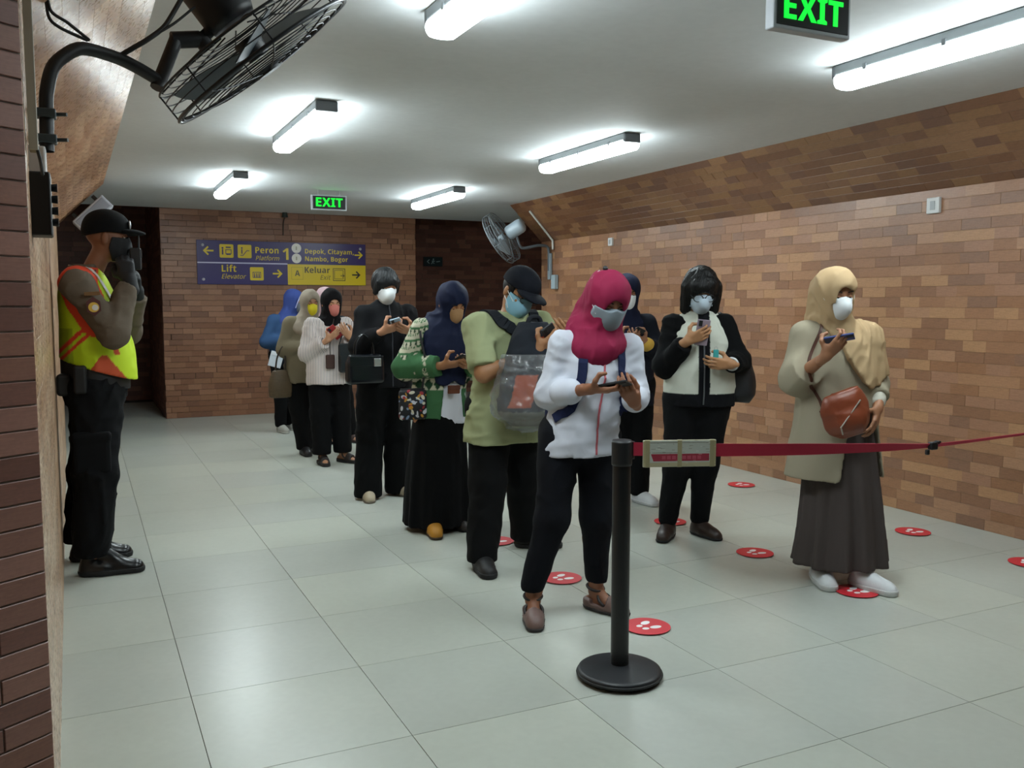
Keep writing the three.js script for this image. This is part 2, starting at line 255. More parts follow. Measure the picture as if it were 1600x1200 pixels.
lamp(3.34, -5.73, 'glowing ceiling lamp halfway along the right wall, above the woman in the crimson headscarf');
lamp(3.34, -2.68, 'long glowing ceiling lamp nearest on the right, running off the picture edge');

// ---------------------------------------------------------------- signs
const bold = await new FontLoader().loadAsync('fonts/droid/droid_sans_bold.typeface.json');
const text = (s, size, depth) => { const g = new TextGeometry(s, { font: bold, size, depth, curveSegments: 4, bevelEnabled: false }); g.computeBoundingBox(); const b = g.boundingBox; g.translate(-(b.min.x + b.max.x) / 2, -(b.min.y + b.max.y) / 2, 0); return g; };
function exitSign(x, z, w, top, label) {
  const h = w * 0.43, t = thing('exit_sign', label, 'exit sign', [x, top - h / 2, z], 0), d = 0.045;
  part(t, 'case', rbox(w, h, d, 0.006), M(0xa9adb3, 0.45));
  part(t, 'face_panel', rbox(w * 0.93, h * 0.82, 0.006, 0.002, [0, 0, d / 2]), M(0x05070a, 0.3));
  const g = text('EXIT', h * 0.55, 0.004); g.computeBoundingBox(); g.scale(w * 0.76 / (g.boundingBox.max.x - g.boundingBox.min.x), 1.04, 1); g.translate(0, h * 0.02, d / 2 + 0.002);
  part(t, 'lettering', g, new THREE.MeshStandardMaterial({ color: 0x063a0c, roughness: 0.5, emissive: new THREE.Color(0.0, 0.8, 0.03), emissiveIntensity: 1.0 }));
  for (const k of [-1, 1]) part(t, 'hanger', bar([k * w * 0.3, h / 2, 0], [k * w * 0.3, CEILING - top + h / 2, 0], 0.004), M(0x9a9a9a, 0.4));
  const l = new THREE.RectAreaLight(new THREE.Color(0.05, 1, 0.1), 0.5, w * 0.8, h * 0.6); l.position.set(0, 0, d / 2 + 0.012); l.rotation.y = Math.PI; t.add(l);
}
exitSign(2.385, -2.52, 0.36, 2.482, 'near hanging exit sign with bright green letters at the top of the picture');
exitSign(2.285, -9, 0.355, 2.455, 'small far exit sign with green letters hanging above the purple direction board');
{ // direction board on the back wall
  const W = 2.08, H = 0.53, t = thing('direction_sign', 'wide purple and yellow direction board with arrows on the back brick wall', 'sign', [2.32, 1.872, BACK + 0.008]);
  const tex = canvasTex(2048, 522, (c, w, h) => {
    const P = '#2c1c63', Yl = '#dcc012', k = w / 2.08;
    c.fillStyle = P; c.fillRect(0, 0, w, h); c.fillStyle = Yl; c.fillRect(w * 0.517, h * 0.51, w, h); c.fillStyle = '#c9c6e2'; c.fillRect(0, h * 0.492, w * 0.517, h * 0.03);
    const arrow = (x, y, s, dir, col) => { c.strokeStyle = col; c.lineWidth = s * 0.26; c.lineJoin = 'miter'; c.beginPath(); c.moveTo(x - dir * s * 0.72, y); c.lineTo(x + dir * s * 0.55, y); c.stroke(); c.beginPath(); c.moveTo(x + dir * s * 0.05, y - s * 0.62); c.lineTo(x + dir * s * 0.66, y); c.lineTo(x + dir * s * 0.05, y + s * 0.62); c.stroke(); };
    const sq = (x, y, s, f) => { c.fillStyle = Yl; c.beginPath(); c.roundRect(x - s / 2, y - s / 2, s, s, s * 0.09); c.fill(); c.strokeStyle = P; c.fillStyle = P; f?.(x, y, s); };
    const tx = (s, x, y, px, col, style = 'bold', al = 'left') => { c.fillStyle = col; c.font = style + ' ' + px + 'px sans-serif'; c.textAlign = al; c.textBaseline = 'alphabetic'; c.fillText(s, x, y); };
    const y1 = h * 0.235, y2 = h * 0.75, S = h * 0.31;
    arrow(w * 0.065, y1, 78, -1, Yl); arrow(w * 0.955, h * 0.26, 70, 1, Yl); arrow(w * 0.455, h * 0.74, 76, 1, Yl); arrow(w * 0.938, h * 0.745, 70, 1, '#241a1a');
    sq(w * 0.165, y1, S, (x, y, s) => { c.fillRect(x - s * 0.05, y - s * 0.32, s * 0.36, s * 0.09); c.lineWidth = 8; c.strokeRect(x - s * 0.05, y - s * 0.1, s * 0.38, s * 0.3); c.fillRect(x - s * 0.02, y + s * 0.22, s * 0.32, s * 0.07); c.beginPath(); c.arc(x - s * 0.28, y - s * 0.22, s * 0.07, 0, 7); c.fill(); c.fillRect(x - s * 0.33, y - s * 0.13, s * 0.1, s * 0.4); });
    sq(w * 0.268, y1, S, (x, y, s) => { c.lineWidth = 8; c.beginPath(); c.moveTo(x - s * 0.32, y + s * 0.3); c.lineTo(x - s * 0.12, y + s * 0.3); c.lineTo(x + s * 0.15, y - s * 0.05); c.lineTo(x + s * 0.34, y - s * 0.05); c.stroke(); c.beginPath(); c.arc(x - s * 0.2, y - s * 0.25, s * 0.06, 0, 7); c.fill(); c.fillRect(x - s * 0.24, y - s * 0.16, s * 0.08, s * 0.34); });
    tx('Peron', w * 0.325, h * 0.265, 104, Yl); tx('Platform', w * 0.327, h * 0.43, 74, Yl, 'italic'); tx('1', w * 0.485, h * 0.41, 200, Yl);
    for (const yy of [0.13, 0.37]) { c.fillStyle = '#e6e2da'; c.beginPath(); c.arc(w * 0.572, h * yy, h * 0.115, 0, 7); c.fill(); c.fillStyle = '#a9a38f'; c.fillRect(w * 0.567, h * yy - 22, 18, 44); }
    tx('Depok, Citayam,', w * 0.62, h * 0.25, 80, Yl); tx('Nambo, Bogor', w * 0.62, h * 0.43, 80, Yl);
    tx('Lift', w * 0.13, h * 0.71, 112, Yl); tx('Elevator', w * 0.13, h * 0.87, 78, Yl, 'italic');
    sq(w * 0.335, y2, S, (x, y, s) => { c.lineWidth = 7; c.strokeRect(x - s * 0.28, y - s * 0.12, s * 0.56, s * 0.4); for (const q of [-0.16, 0, 0.16]) { c.beginPath(); c.arc(x + s * q, y + s * 0.0, s * 0.045, 0, 7); c.fill(); c.fillRect(x + s * q - s * 0.04, y + s * 0.06, s * 0.08, s * 0.2); } });
    c.strokeStyle = '#a58f10'; c.lineWidth = 4; c.strokeRect(w * 0.54, h * 0.58, 140, 150); tx('A', w * 0.575, h * 0.79, 96, '#3a3214', 'bold', 'center');
    tx('Keluar', w * 0.775, h * 0.71, 104, '#4a3f14', 'bold', 'right'); tx('Exit', w * 0.775, h * 0.87, 82, '#6a5c18', 'italic', 'right');
    c.strokeStyle = '#5a4e18'; c.lineWidth = 9; c.strokeRect(w * 0.795, h * 0.6, 150, 150); c.lineWidth = 6; c.strokeRect(w * 0.803, h * 0.64, 110, 108); arrow(w * 0.852, h * 0.77, 34, 1, '#5a4e18');
  });
  part(t, 'board', rbox(W, H, 0.02, 0.003), M(0x2a1b52, 0.35));
  part(t, 'print', new THREE.PlaneGeometry(W - 0.006, H - 0.006).translate(0, 0, 0.0105), new THREE.MeshStandardMaterial({ map: tex, roughness: 0.3 }));
  for (const [x, y] of [[-1, 1], [-1, -1], [1, 1]]) part(t, 'screw_cap', new THREE.SphereGeometry(0.018, 10, 6).scale(1, 1, 0.5).translate(x * (W / 2 - 0.07), y * (H / 2 - 0.06), 0.011), M(0xb8b8c4, 0.3));
}
{ // unlit sign in the right recess
  const t = thing('escape_sign', 'small dark unlit escape sign with running figure on the right recess wall', 'sign', [4.85, 2.01, -12.87]);
  part(t, 'case', rbox(0.3, 0.14, 0.04, 0.006), M(0x1c2a2b, 0.5));
  const tex = canvasTex(256, 116, (c, w, h) => { c.fillStyle = '#14282a'; c.fillRect(0, 0, w, h); c.strokeStyle = c.fillStyle = '#93a7a6'; c.lineWidth = 11; c.beginPath(); c.moveTo(70, 30); c.lineTo(38, 58); c.lineTo(70, 86); c.stroke(); c.beginPath(); c.arc(128, 26, 11, 0, 7); c.fill(); c.beginPath(); c.moveTo(126, 40); c.lineTo(116, 68); c.lineTo(142, 84); c.moveTo(116, 68); c.lineTo(96, 92); c.moveTo(104, 52); c.lineTo(150, 52); c.moveTo(170, 60); c.lineTo(226, 52); c.stroke(); });
  part(t, 'print', new THREE.PlaneGeometry(0.28, 0.125).translate(0, 0, 0.0205), new THREE.MeshStandardMaterial({ map: tex, roughness: 0.5 }));
}
// round red stickers on the floor, each with white footprints
{
  const tex = canvasTex(256, 256, (c, w) => { c.fillStyle = '#cf2f3a'; c.fillRect(0, 0, w, w); c.fillStyle = '#f2eeee'; for (const k of [-1, 1]) { c.save(); c.translate(128 + k * 34, 122); c.rotate(k * 0.25); c.beginPath(); c.ellipse(0, -22, 21, 34, 0, 0, 7); c.fill(); c.beginPath(); c.ellipse(0, 40, 16, 20, 0, 0, 7); c.fill(); c.restore(); } c.font = 'bold 24px sans-serif'; });
  const m = new THREE.MeshStandardMaterial({ map: tex, roughness: 0.45 }), edge = M(0xc22a35, 0.5), g = new THREE.CylinderGeometry(0.1, 0.1, 0.0015, 40);
  const where = [[2.12, -3.09, 'touching the black barrier post base'], [2.12, -3.84, 'behind the leg of the woman in crimson'], [2.12, -4.62, 'beside the shoe of the man in green'], [3.29, -3.05, 'at the toes of the woman in beige'],
    [3.3, -3.78, 'alone between the two women at right'], [3.3, -4.57, 'behind the brown shoes below the white vest'], [4.47, -3.73, 'nearer whole one along the right wall'], [4.47, -5.29, 'farthest one along the right wall'], [4.48, -3.0, 'cut off by the right picture edge'],
    [3.28, -6.13, 'small and far, right of the green shirt'], [2.1, -7.72, 'under the woman in pinstriped blouse'], [2.09, -9.8, 'farthest away, at the blue denim person']];
  where.forEach(([x, z, l], i) => { const t = new THREE.Mesh(g, [edge, m, edge]); t.name = numbered('floor_sticker'); t.position.set(x, 0.0062, z); t.rotation.y = 0.2; t.receiveShadow = t.castShadow = true; scene.add(t); tag(t, 'round red floor sticker with white footprints, ' + l, 'sticker', 'queue stickers on the floor'); });
}

// ---------------------------------------------------------------- wall fans
const BLACK = M(0x17181b, 0.5), STEEL = M(0x4a5157, 0.4, { metalness: 0.5 }), WIRE = M(0x24272b, 0.45, { metalness: 0.3 });
function fanHead(t, c, axis, roll = 0, R = 0.31, body = BLACK, wire = WIRE, bladeMat = M(0x3b4348, 0.4)) {
  const h = new THREE.Group(); h.name = 'fan_head'; t.add(h); h.position.set(...c); h.quaternion.setFromUnitVectors(new THREE.Vector3(0, 0, 1), v3(norm(axis)));
  const ring = (r, z, w = 0.0018) => new THREE.TorusGeometry(r, w, 5, 56).translate(0, 0, z), front = [], rear = [], side = [];
  for (let i = 1; i <= 11; i++) { const r = R * i / 11.5; front.push(ring(r, 0.075 - 0.03 * (r / R) ** 2)); if (i > 3) rear.push(ring(r, -0.07 + 0.03 * (r / R) ** 2)); }
  for (let k = 0; k < 8; k++) { const a = k * Math.PI / 4, p = (r, z) => [Math.cos(a) * r, Math.sin(a) * r, z]; front.push(tube([p(0.04, 0.077), p(0.2, 0.065), p(R * 0.97, 0.046)], 0.0026, 8, 5)); rear.push(tube([p(0.06, -0.072), p(0.2, -0.06), p(R * 0.97, -0.042)], 0.0026, 8, 5)); side.push(bar(p(R, -0.04), p(R, 0.045), 0.0028, 0.0028, 6)); }
  for (const [z, w] of [[-0.04, 0.0035], [-0.012, 0.002], [0.015, 0.002], [0.045, 0.006]]) side.push(ring(R, z, w));
  part(h, 'front_guard', merge(front), wire); part(h, 'rear_guard', merge(rear), wire); part(h, 'guard_rim', merge(side), wire);
  part(h, 'badge', new THREE.CylinderGeometry(0.045, 0.045, 0.008, 24).rotateX(Math.PI / 2).translate(0, 0, 0.078), body);
  for (let k = 0; k < 3; k++) {
    const s = new THREE.Shape(); s.moveTo(0.03, -0.03); s.quadraticCurveTo(0.16, -0.12, 0.27, -0.09); s.quadraticCurveTo(0.3, 0.0, 0.26, 0.08); s.quadraticCurveTo(0.14, 0.06, 0.03, 0.03); s.closePath();
    const g = new THREE.ExtrudeGeometry(s, { depth: 0.003, bevelEnabled: false, curveSegments: 8 }); g.rotateX(0.35); g.rotateZ(k * Math.PI * 2 / 3 + roll); part(h, 'blade', g, bladeMat);
  }
  part(h, 'hub', new THREE.CylinderGeometry(0.035, 0.045, 0.06, 20).rotateX(Math.PI / 2), body);
  part(h, 'motor', new THREE.LatheGeometry([[0, -0.3], [0.05, -0.298], [0.075, -0.28], [0.082, -0.25], [0.082, -0.11], [0.07, -0.085], [0, -0.08]].map(([a, b]) => new THREE.Vector2(a, b)), 28).rotateX(Math.PI / 2), body);
  return h;
}
{
  const t = thing('wall_fan', 'large black industrial wall fan with wire cage on a curved pipe arm, top left', 'fan'), A = [0.62, -0.78, 0.0];
  fanHead(t, [0.5, 2.138, -2.844], A, 0.4);
  part(t, 'arm', tube([[-0.062, 1.764, -2.655], [-0.06, 1.84, -2.66], [-0.057, 1.915, -2.665], [-0.036, 1.99, -2.674], [0.026, 2.046, -2.705], [0.113, 2.045, -2.752], [0.17, 2.03, -2.78], [0.226, 2.008, -2.808]], 0.0175, 40, 12), BLACK);
  part(t, 'joint', merge([bar([0.222, 1.985, -2.806], [0.283, 2.14, -2.85], 0.02, 0.02), bar([0.27, 2.135, -2.85], [0.35, 2.15, -2.86], 0.024), bar([0.345, 2.165, -2.86], [0.372, 2.125, -2.86], 0.024), bar([0.345, 2.14, -2.86], [0.4, 2.2, -2.85], 0.018)]), BLACK);
  for (const y of [1.795, 1.86]) { part(t, 'pipe_clamp', merge([rbox(0.05, 0.022, 0.05, 0.004, [-0.062, y, -2.657]), bar([-0.04, y, -2.657], [-0.012, y, -2.645], 0.005), rbox(0.06, 0.014, 0.03, 0.003, [-0.098, y, -2.657])]), M(0x394347, 0.45)); }
  part(t, 'cable', merge([tube([[-0.051, 2.2, -2.665], [-0.045, 2.11, -2.665], [-0.02, 2.085, -2.67], [0.045, 2.065, -2.69]], 0.0045, 30, 6), tube([[-0.047, 2.2, -2.665], [-0.04, 2.125, -2.665], [0.0, 2.1, -2.675], [0.05, 2.066, -2.69]], 0.0045, 30, 6), tube([[0.13, 2.053, -2.75], [0.16, 2.075, -2.75], [0.2, 2.105, -2.755], [0.245, 2.15, -2.77], [0.29, 2.23, -2.79], [0.31, 2.27, -2.8]], 0.0075, 30, 6), tube([[0.2, 2.106, -2.755], [0.27, 2.16, -2.77], [0.33, 2.22, -2.79]], 0.004, 20, 6)]), M(0x121214, 0.6));
}
{
  const t = thing('wall_fan', 'distant grey wall fan with round cage on the far end of the right wall', 'fan');
  const c = [4.3, 2.11, -9.22];
  fanHead(t, c, [-0.6, -0.5, -0.62], 0.4, 0.3, M(0x9aa8b2, 0.35), M(0x6c7276, 0.45), M(0x8a9296, 0.4));
  part(t, 'arm', tube([add(c, [0.12, 0.02, 0.13]), [4.5, 2.0, -9.12], [4.7, 2.03, -9.12], [4.82, 2.03, -9.14], [4.86, 1.98, -9.15], [4.862, 1.75, -9.15]], 0.016, 30, 8), M(0x5a636a, 0.5));
  part(t, 'wall_bracket', rbox(0.03, 0.3, 0.06, 0.005, [4.875, 1.8, -9.15]), M(0x8b98a0, 0.5));
  part(t, 'switch_box', rbox(0.05, 0.16, 0.09, 0.008, [4.868, 1.62, -9.02]), M(0x9fb0b8, 0.5));
}
{ const t = thing('cable_conduit', 'white cable conduit running down the brick slope to the far wall fan', 'conduit');
  part(t, 'conduit', poly([[4.57, 2.405, -9.06], [4.873, 2.09, -9.08], [4.876, 1.99, -9.08]], 0.013, 8), M(0xc9cac4, 0.6)); }
// controls at the near left corner
{ const t = thing('cable_trunking', 'grey vertical cable trunking at the near left wall corner', 'trunking', [-0.088, 0, -2.44]);
  part(t, 'channel', rbox(0.016, 0.77, 0.05, 0.003, [0.002, 2.115, 0]), M(0x8a7a58, 0.6)); part(t, 'channel_edge', rbox(0.02, 0.77, 0.008, 0.002, [0.004, 2.115, 0.026]), M(0xb3b0a4, 0.6));
  part(t, 'cable', tube([[0.01, 1.74, 0.02], [0.016, 1.71, 0.0], [0.018, 1.685, -0.06]], 0.004, 12, 6), M(0x1a1a1a, 0.6)); }
{ const t = thing('fan_regulator', 'black fan regulator with a row of knobs on a white plate, upper left', 'control box', [-0.1, 1.66, -2.6]);
  part(t, 'back_plate', rbox(0.05, 0.07, 0.06, 0.006, [0.012, 0.07, 0]), M(0xc9c6c4, 0.6)); part(t, 'body', rbox(0.05, 0.158, 0.1, 0.005, [0.02, -0.04, 0]), M(0x0e0f11, 0.45));
  for (let k = 0; k < 4; k++) part(t, 'knob', new THREE.CylinderGeometry(0.009, 0.011, 0.014, 14).rotateZ(Math.PI / 2).translate(0.052, 0.005 - k * 0.029, 0), M(0x1b1c1f, 0.4)); }
{ const t = thing('loudspeaker', 'grey tilted box loudspeaker under the left slope, above the cap of the guard', 'loudspeaker', [0.14, 2.195, -9.25], 0);
  const h = new THREE.Group(); h.name = 'speaker_body'; h.rotation.z = Math.PI / 4; t.add(h);
  part(h, 'cabinet', rbox(0.36, 0.14, 0.2, 0.012), M(0xa3a5ad, 0.55)); part(h, 'grille', rbox(0.32, 0.1, 0.01, 0.003, [0, 0, 0.101]), M(0x7e8088, 0.7));
  for (const k of [-1, 1]) part(h, 'bracket', rbox(0.03, 0.07, 0.05, 0.004, [k * 0.12, 0.085, 0]), M(0x2f2f2c, 0.6)); }
for (const [y, z, s, l] of [[1.99, -4.02, 1, 'small white socket box high on the right wall, right of the beige headscarf'], [2.0, -7.86, 0.8, 'tiny white socket box high on the right wall, above the dark blue headscarf']]) {
  const t = thing('socket_box', l, 'socket', [RX - 0.012, y, z], 0); part(t, 'cover', rbox(0.025, 0.1 * s, 0.095 * s, 0.006), M(0xd6d8d8, 0.5)); part(t, 'insert', rbox(0.006, 0.055 * s, 0.035 * s, 0.002, [-0.0135, 0, 0]), M(0xa9adb0, 0.5)); }
{ const t = thing('sensor', 'small dark detector with thin cable at the top of the back wall', 'sensor', [2.33, CEILING - 0.03, BACK + 0.04]);
  part(t, 'body', new THREE.CylinderGeometry(0.03, 0.04, 0.06, 16), M(0x26302b, 0.5)); part(t, 'cable', tube([[0, -0.03, 0], [-0.015, -0.1, -0.025], [-0.02, -0.25, -0.027]], 0.006, 16, 6), M(0x2a2420, 0.6)); }

// ---------------------------------------------------------------- barrier
const PX = 1.742, PZ = -2.712, bD = norm([0.92, 0, 0.345]);
{
  const t = thing('barrier_post', 'black barrier post with round weighted base in the foreground', 'barrier post', [PX, 0, PZ]);
  const L = (p, s = 48) => new THREE.LatheGeometry(p.map(([a, b]) => new THREE.Vector2(a, b)), s);
  part(t, 'base', L([[0, 0.006], [0.146, 0.006], [0.154, 0.012], [0.155, 0.024], [0.152, 0.032], [0.14, 0.036], [0.08, 0.047], [0.042, 0.052], [0, 0.052]]), M(0x1c1e22, 0.45, { bumpMap: scuffTex, bumpScale: 0.001 }));
  part(t, 'base_rim', new THREE.TorusGeometry(0.1545, 0.005, 8, 48).rotateX(Math.PI / 2).translate(0, 0.018, 0), M(0x101113, 0.6));
  part(t, 'pole', L([[0, 0.045], [0.033, 0.045], [0.033, 0.8], [0, 0.8]], 32), M(0x0f1013, 0.38));
  part(t, 'cassette', L([[0, 0.79], [0.036, 0.79], [0.037, 0.8], [0.037, 0.872], [0.034, 0.882], [0, 0.885]], 32), M(0x121317, 0.5));
  part(t, 'belt_slot', rbox(0.014, 0.065, 0.02, 0.003, [0.035, 0.845, 0.013]), M(0x2a0c10, 0.6));
}
{ // the belt: a ribbon that twists on its way to a post outside the picture
  const pts = [[0.036, 0.85, 0], [0.3, 0.843, 0], [0.7, 0.84, 0], [1.0, 0.843, 0], [1.17, 0.848, 0], [1.55, 0.888, 0.0], [2.1, 0.94, 0]].map((p) => add([PX, p[1], PZ + 0.012], bD, p[0])), wd = [0.048, 0.048, 0.044, 0.034, 0.02, 0.014, 0.014], tw = [0, 0.05, 0.2, 0.45, 0.7, 0.8, 0.7];
  const C = new THREE.CatmullRomCurve3(pts.map(v3)), N = 90, P = [], I = [], nrm = [-bD[2], 0, bD[0]];
  for (let i = 0; i <= N; i++) { const u = i / N, s = u * 6, k = Math.min(5, s | 0), a = s - k, p = C.getPoint(u).toArray(), w = wd[k] + (wd[k + 1] - wd[k]) * a, ang = tw[k] + (tw[k + 1] - tw[k]) * a, up = add([0, Math.cos(ang), 0], nrm, Math.sin(ang)), ou = add([0, -Math.sin(ang), 0], nrm, Math.cos(ang)); for (const [e, f] of [[-1, -1], [1, -1], [1, 1], [-1, 1]]) P.push(...add(add(p, up, e * w / 2), ou, f * 0.0008)); if (i) for (let q = 0; q < 4; q++) { const a0 = (i - 1) * 4 + q, b0 = (i - 1) * 4 + (q + 1) % 4; I.push(a0, b0, b0 + 4, a0, b0 + 4, a0 + 4); } }
  let g = new THREE.BufferGeometry(); g.setAttribute('position', new THREE.Float32BufferAttribute(P, 3)); g.setIndex(I); g = g.toNonIndexed(); g.computeVertexNormals();
  const t = thing('barrier_belt', 'red fabric barrier belt stretched from the black post to the right', 'barrier belt');
  part(t, 'webbing', g, M(0xbc2442, 0.7, { side: THREE.DoubleSide }));
  const q = add([PX, 0.846, PZ + 0.012], bD, 1.165);
  part(t, 'clip', merge([rbox(0.035, 0.03, 0.022, 0.006, q), rbox(0.014, 0.02, 0.014, 0.004, add(q, [-0.028, -0.022, 0])), rbox(0.016, 0.012, 0.02, 0.003, add(q, [0.02, 0.012, 0.004]))]), M(0x17181c, 0.5));
}
{
  const t = thing('belt_sleeve', 'worn cream paper sleeve with red stripe taped round the red belt', 'paper sleeve', add([PX, 0.832, PZ + 0.012], bD, 0.205), -Math.atan2(bD[2], bD[0]));
  const tex = canvasTex(512, 192, (c, w, h) => {
    c.fillStyle = '#c3c8bf'; c.fillRect(0, 0, w, h); c.fillStyle = '#a83346'; c.beginPath(); c.moveTo(52, 98); c.lineTo(466, 98); c.lineTo(466, 152); c.lineTo(70, 152); c.closePath(); c.fill();
    c.fillStyle = '#c4566a'; for (let i = 0; i < 8; i++) c.fillRect(130 + i * 36, 112, 26, 26);
    c.fillStyle = 'rgba(176,160,110,0.75)'; c.fillRect(240, 0, 30, h); c.fillRect(0, 0, 36, h); c.fillRect(470, 0, 42, h); c.fillStyle = 'rgba(190,180,140,0.8)'; c.fillRect(0, 162, w, 30); c.fillStyle = '#5a5142'; c.fillRect(40, 12, 200, 4); c.fillRect(270, 14, 190, 3); c.fillRect(60, 88, 210, 3);
    const r = rng(8); for (let i = 0; i < 60; i++) { c.fillStyle = r() < 0.5 ? 'rgba(90,80,60,0.35)' : 'rgba(235,235,225,0.5)'; c.fillRect(r() * w, r() * h, 4 + r() * 26, 2 + r() * 4); } });
  part(t, 'sleeve', rbox(0.27, 0.098, 0.008, 0.003), M(0xb8b49c, 0.7)); part(t, 'print', new THREE.PlaneGeometry(0.266, 0.094).translate(0, 0, 0.0045), new THREE.MeshStandardMaterial({ map: tex, roughness: 0.55 }));
  for (const k of [-0.118, 0.0, 0.12]) part(t, 'tape', rbox(0.02, 0.1, 0.0095, 0.003, [k, 0, 0]), M(0xaaa07c, 0.5));
}

// ---------------------------------------------------------------- people
function ik(S, W, pole, l1, l2) {   // elbow between shoulder and wrist
  const d = sub(W, S), L = Math.min(len(d), (l1 + l2) * 0.995), u = norm(d), a = (l1 * l1 - l2 * l2 + L * L) / (2 * L), h = Math.sqrt(Math.max(0, l1 * l1 - a * a)); return add(add(S, u, a), ortho(pole, u), h);
}
function headQ(h) { return new THREE.Quaternion().setFromEuler(new THREE.Euler((h.pitch || 0) * D, (h.yaw || 0) * D, (h.roll || 0) * D, 'YXZ')); }
// head in its own frame, face along +z, 0.225 tall; grow: thickness of what is worn over it
const cranium = (g = 0) => ell([0, 0.03, -0.012], [0.073 + g, 0.084 + g, 0.092 + g]);
const jaw = (g = 0) => ell([0, -0.035, 0.018], [0.057 + g, 0.077 + g, 0.068 + g]);
const faceBase = (g = 0) => U(0.03, cranium(g), jaw(g), ell([0, -0.085, 0.052], [0.026 + g, 0.022 + g, 0.026 + g]));
function headField() {
  const base = U(0.014, faceBase(), cap([-0.033, 0.026, 0.07], [0.033, 0.026, 0.07], 0.012), ell([0.036, -0.018, 0.058], [0.02, 0.02, 0.018]), ell([-0.036, -0.018, 0.058], [0.02, 0.02, 0.018]));
  const eyes = cut(cut(base, ell([0.031, 0.008, 0.094], [0.017, 0.011, 0.02]), 0.012), ell([-0.031, 0.008, 0.094], [0.017, 0.011, 0.02]), 0.012);
  return U(0.009, eyes, cap([0, 0.016, 0.082], [0, -0.02, 0.099], 0.008, 0.011), ell([0.01, -0.023, 0.089], [0.009, 0.008, 0.01]), ell([-0.01, -0.023, 0.089], [0.009, 0.008, 0.01]), cap([-0.017, -0.05, 0.078], [0.017, -0.05, 0.078], 0.0075), cap([-0.014, -0.061, 0.077], [0.014, -0.061, 0.077], 0.0075),
    ell([0.075, -0.006, -0.006], [0.009, 0.03, 0.017]), ell([-0.075, -0.006, -0.006], [0.009, 0.03, 0.017]));
}
const HEAD = headField();
// hand: W wrist, d towards the fingers, n out of the palm, side +1 left / -1 right, curl: [knuckle, middle, tip] per finger
function hand(W, d, n, side, curl, o = {}) {
  d = norm(d); n = ortho(n, d); const s = o.size || 1, u = side < 0 ? cross(d, n) : cross(n, d), P = (a, b, c) => add(add(add(W, d, a * s), u, b * s), n, c * s);
  const K = [[0.084, 0.027], [0.087, 0.009], [0.083, -0.009], [0.074, -0.025]], L = [[0.04, 0.024, 0.018], [0.044, 0.028, 0.019], [0.041, 0.026, 0.019], [0.032, 0.019, 0.017]], f = [];
  const palm = [cap(P(0, 0.012, 0), P(0.08, 0.024, 0), 0.0135 * s, 0.0115 * s), cap(P(0, 0.004, 0), P(0.084, 0.008, 0), 0.0145 * s, 0.0115 * s), cap(P(0, -0.006, 0), P(0.08, -0.009, 0), 0.0145 * s, 0.011 * s), cap(P(0.004, -0.014, 0), P(0.07, -0.023, 0.001), 0.013 * s, 0.0105 * s), cap(P(0.012, 0.022, 0.006), P(0.04, 0.03, 0.008), 0.013 * s, 0.011 * s), cap(P(-0.03, 0, 0), P(0.01, 0, 0), 0.02 * s, 0.019 * s)];
  f.push(U(0.012, palm));
  const fingers = K.map(([a, b], i) => {
    let p = P(a, b, 0), ang = 0; const c = Array.isArray(curl[0]) ? curl[i] : curl, out = [], sp = (o.spread || 0.05) * (1.5 - i) * 0.8;
    for (let k = 0; k < 3; k++) { ang += (c[k] + (i === 3 ? 4 : 0)) * D; const dir = norm(add(add(add([0, 0, 0], d, Math.cos(ang)), n, Math.sin(ang)), u, sp * Math.cos(ang))), q = add(p, dir, L[i][k] * s), r = (0.0084 - k * 0.0009 - (i === 3 ? 0.0011 : 0)) * s; out.push(cap(p, q, r, r - 0.0007 * s)); p = q; }
    return U(0.003, out);
  });
  const t = o.thumb || [[0.55, 0.7, 0.45], [0.8, 0.15, 0.55], [0.85, -0.1, 0.4]]; let p = P(0.022, 0.024, 0.006); const th = [];
  t.forEach((v, k) => { const q = add(p, norm(add(add(add([0, 0, 0], d, v[0]), u, v[1]), n, v[2])), [0.042, 0.032, 0.026][k] * s); th.push(cap(p, q, (0.0125 - k * 0.0014) * s, (0.011 - k * 0.0014) * s)); p = q; });
  f.push(U(0.006, th));
  return { field: U(0.005, [U(0.008, f), ...fingers]), d, n, u, P, W };
}
const EYE_WHITE = M(0xcfc8bd, 0.4), IRIS = M(0x1d120c, 0.25), BROW = M(0x1e1612, 0.9);
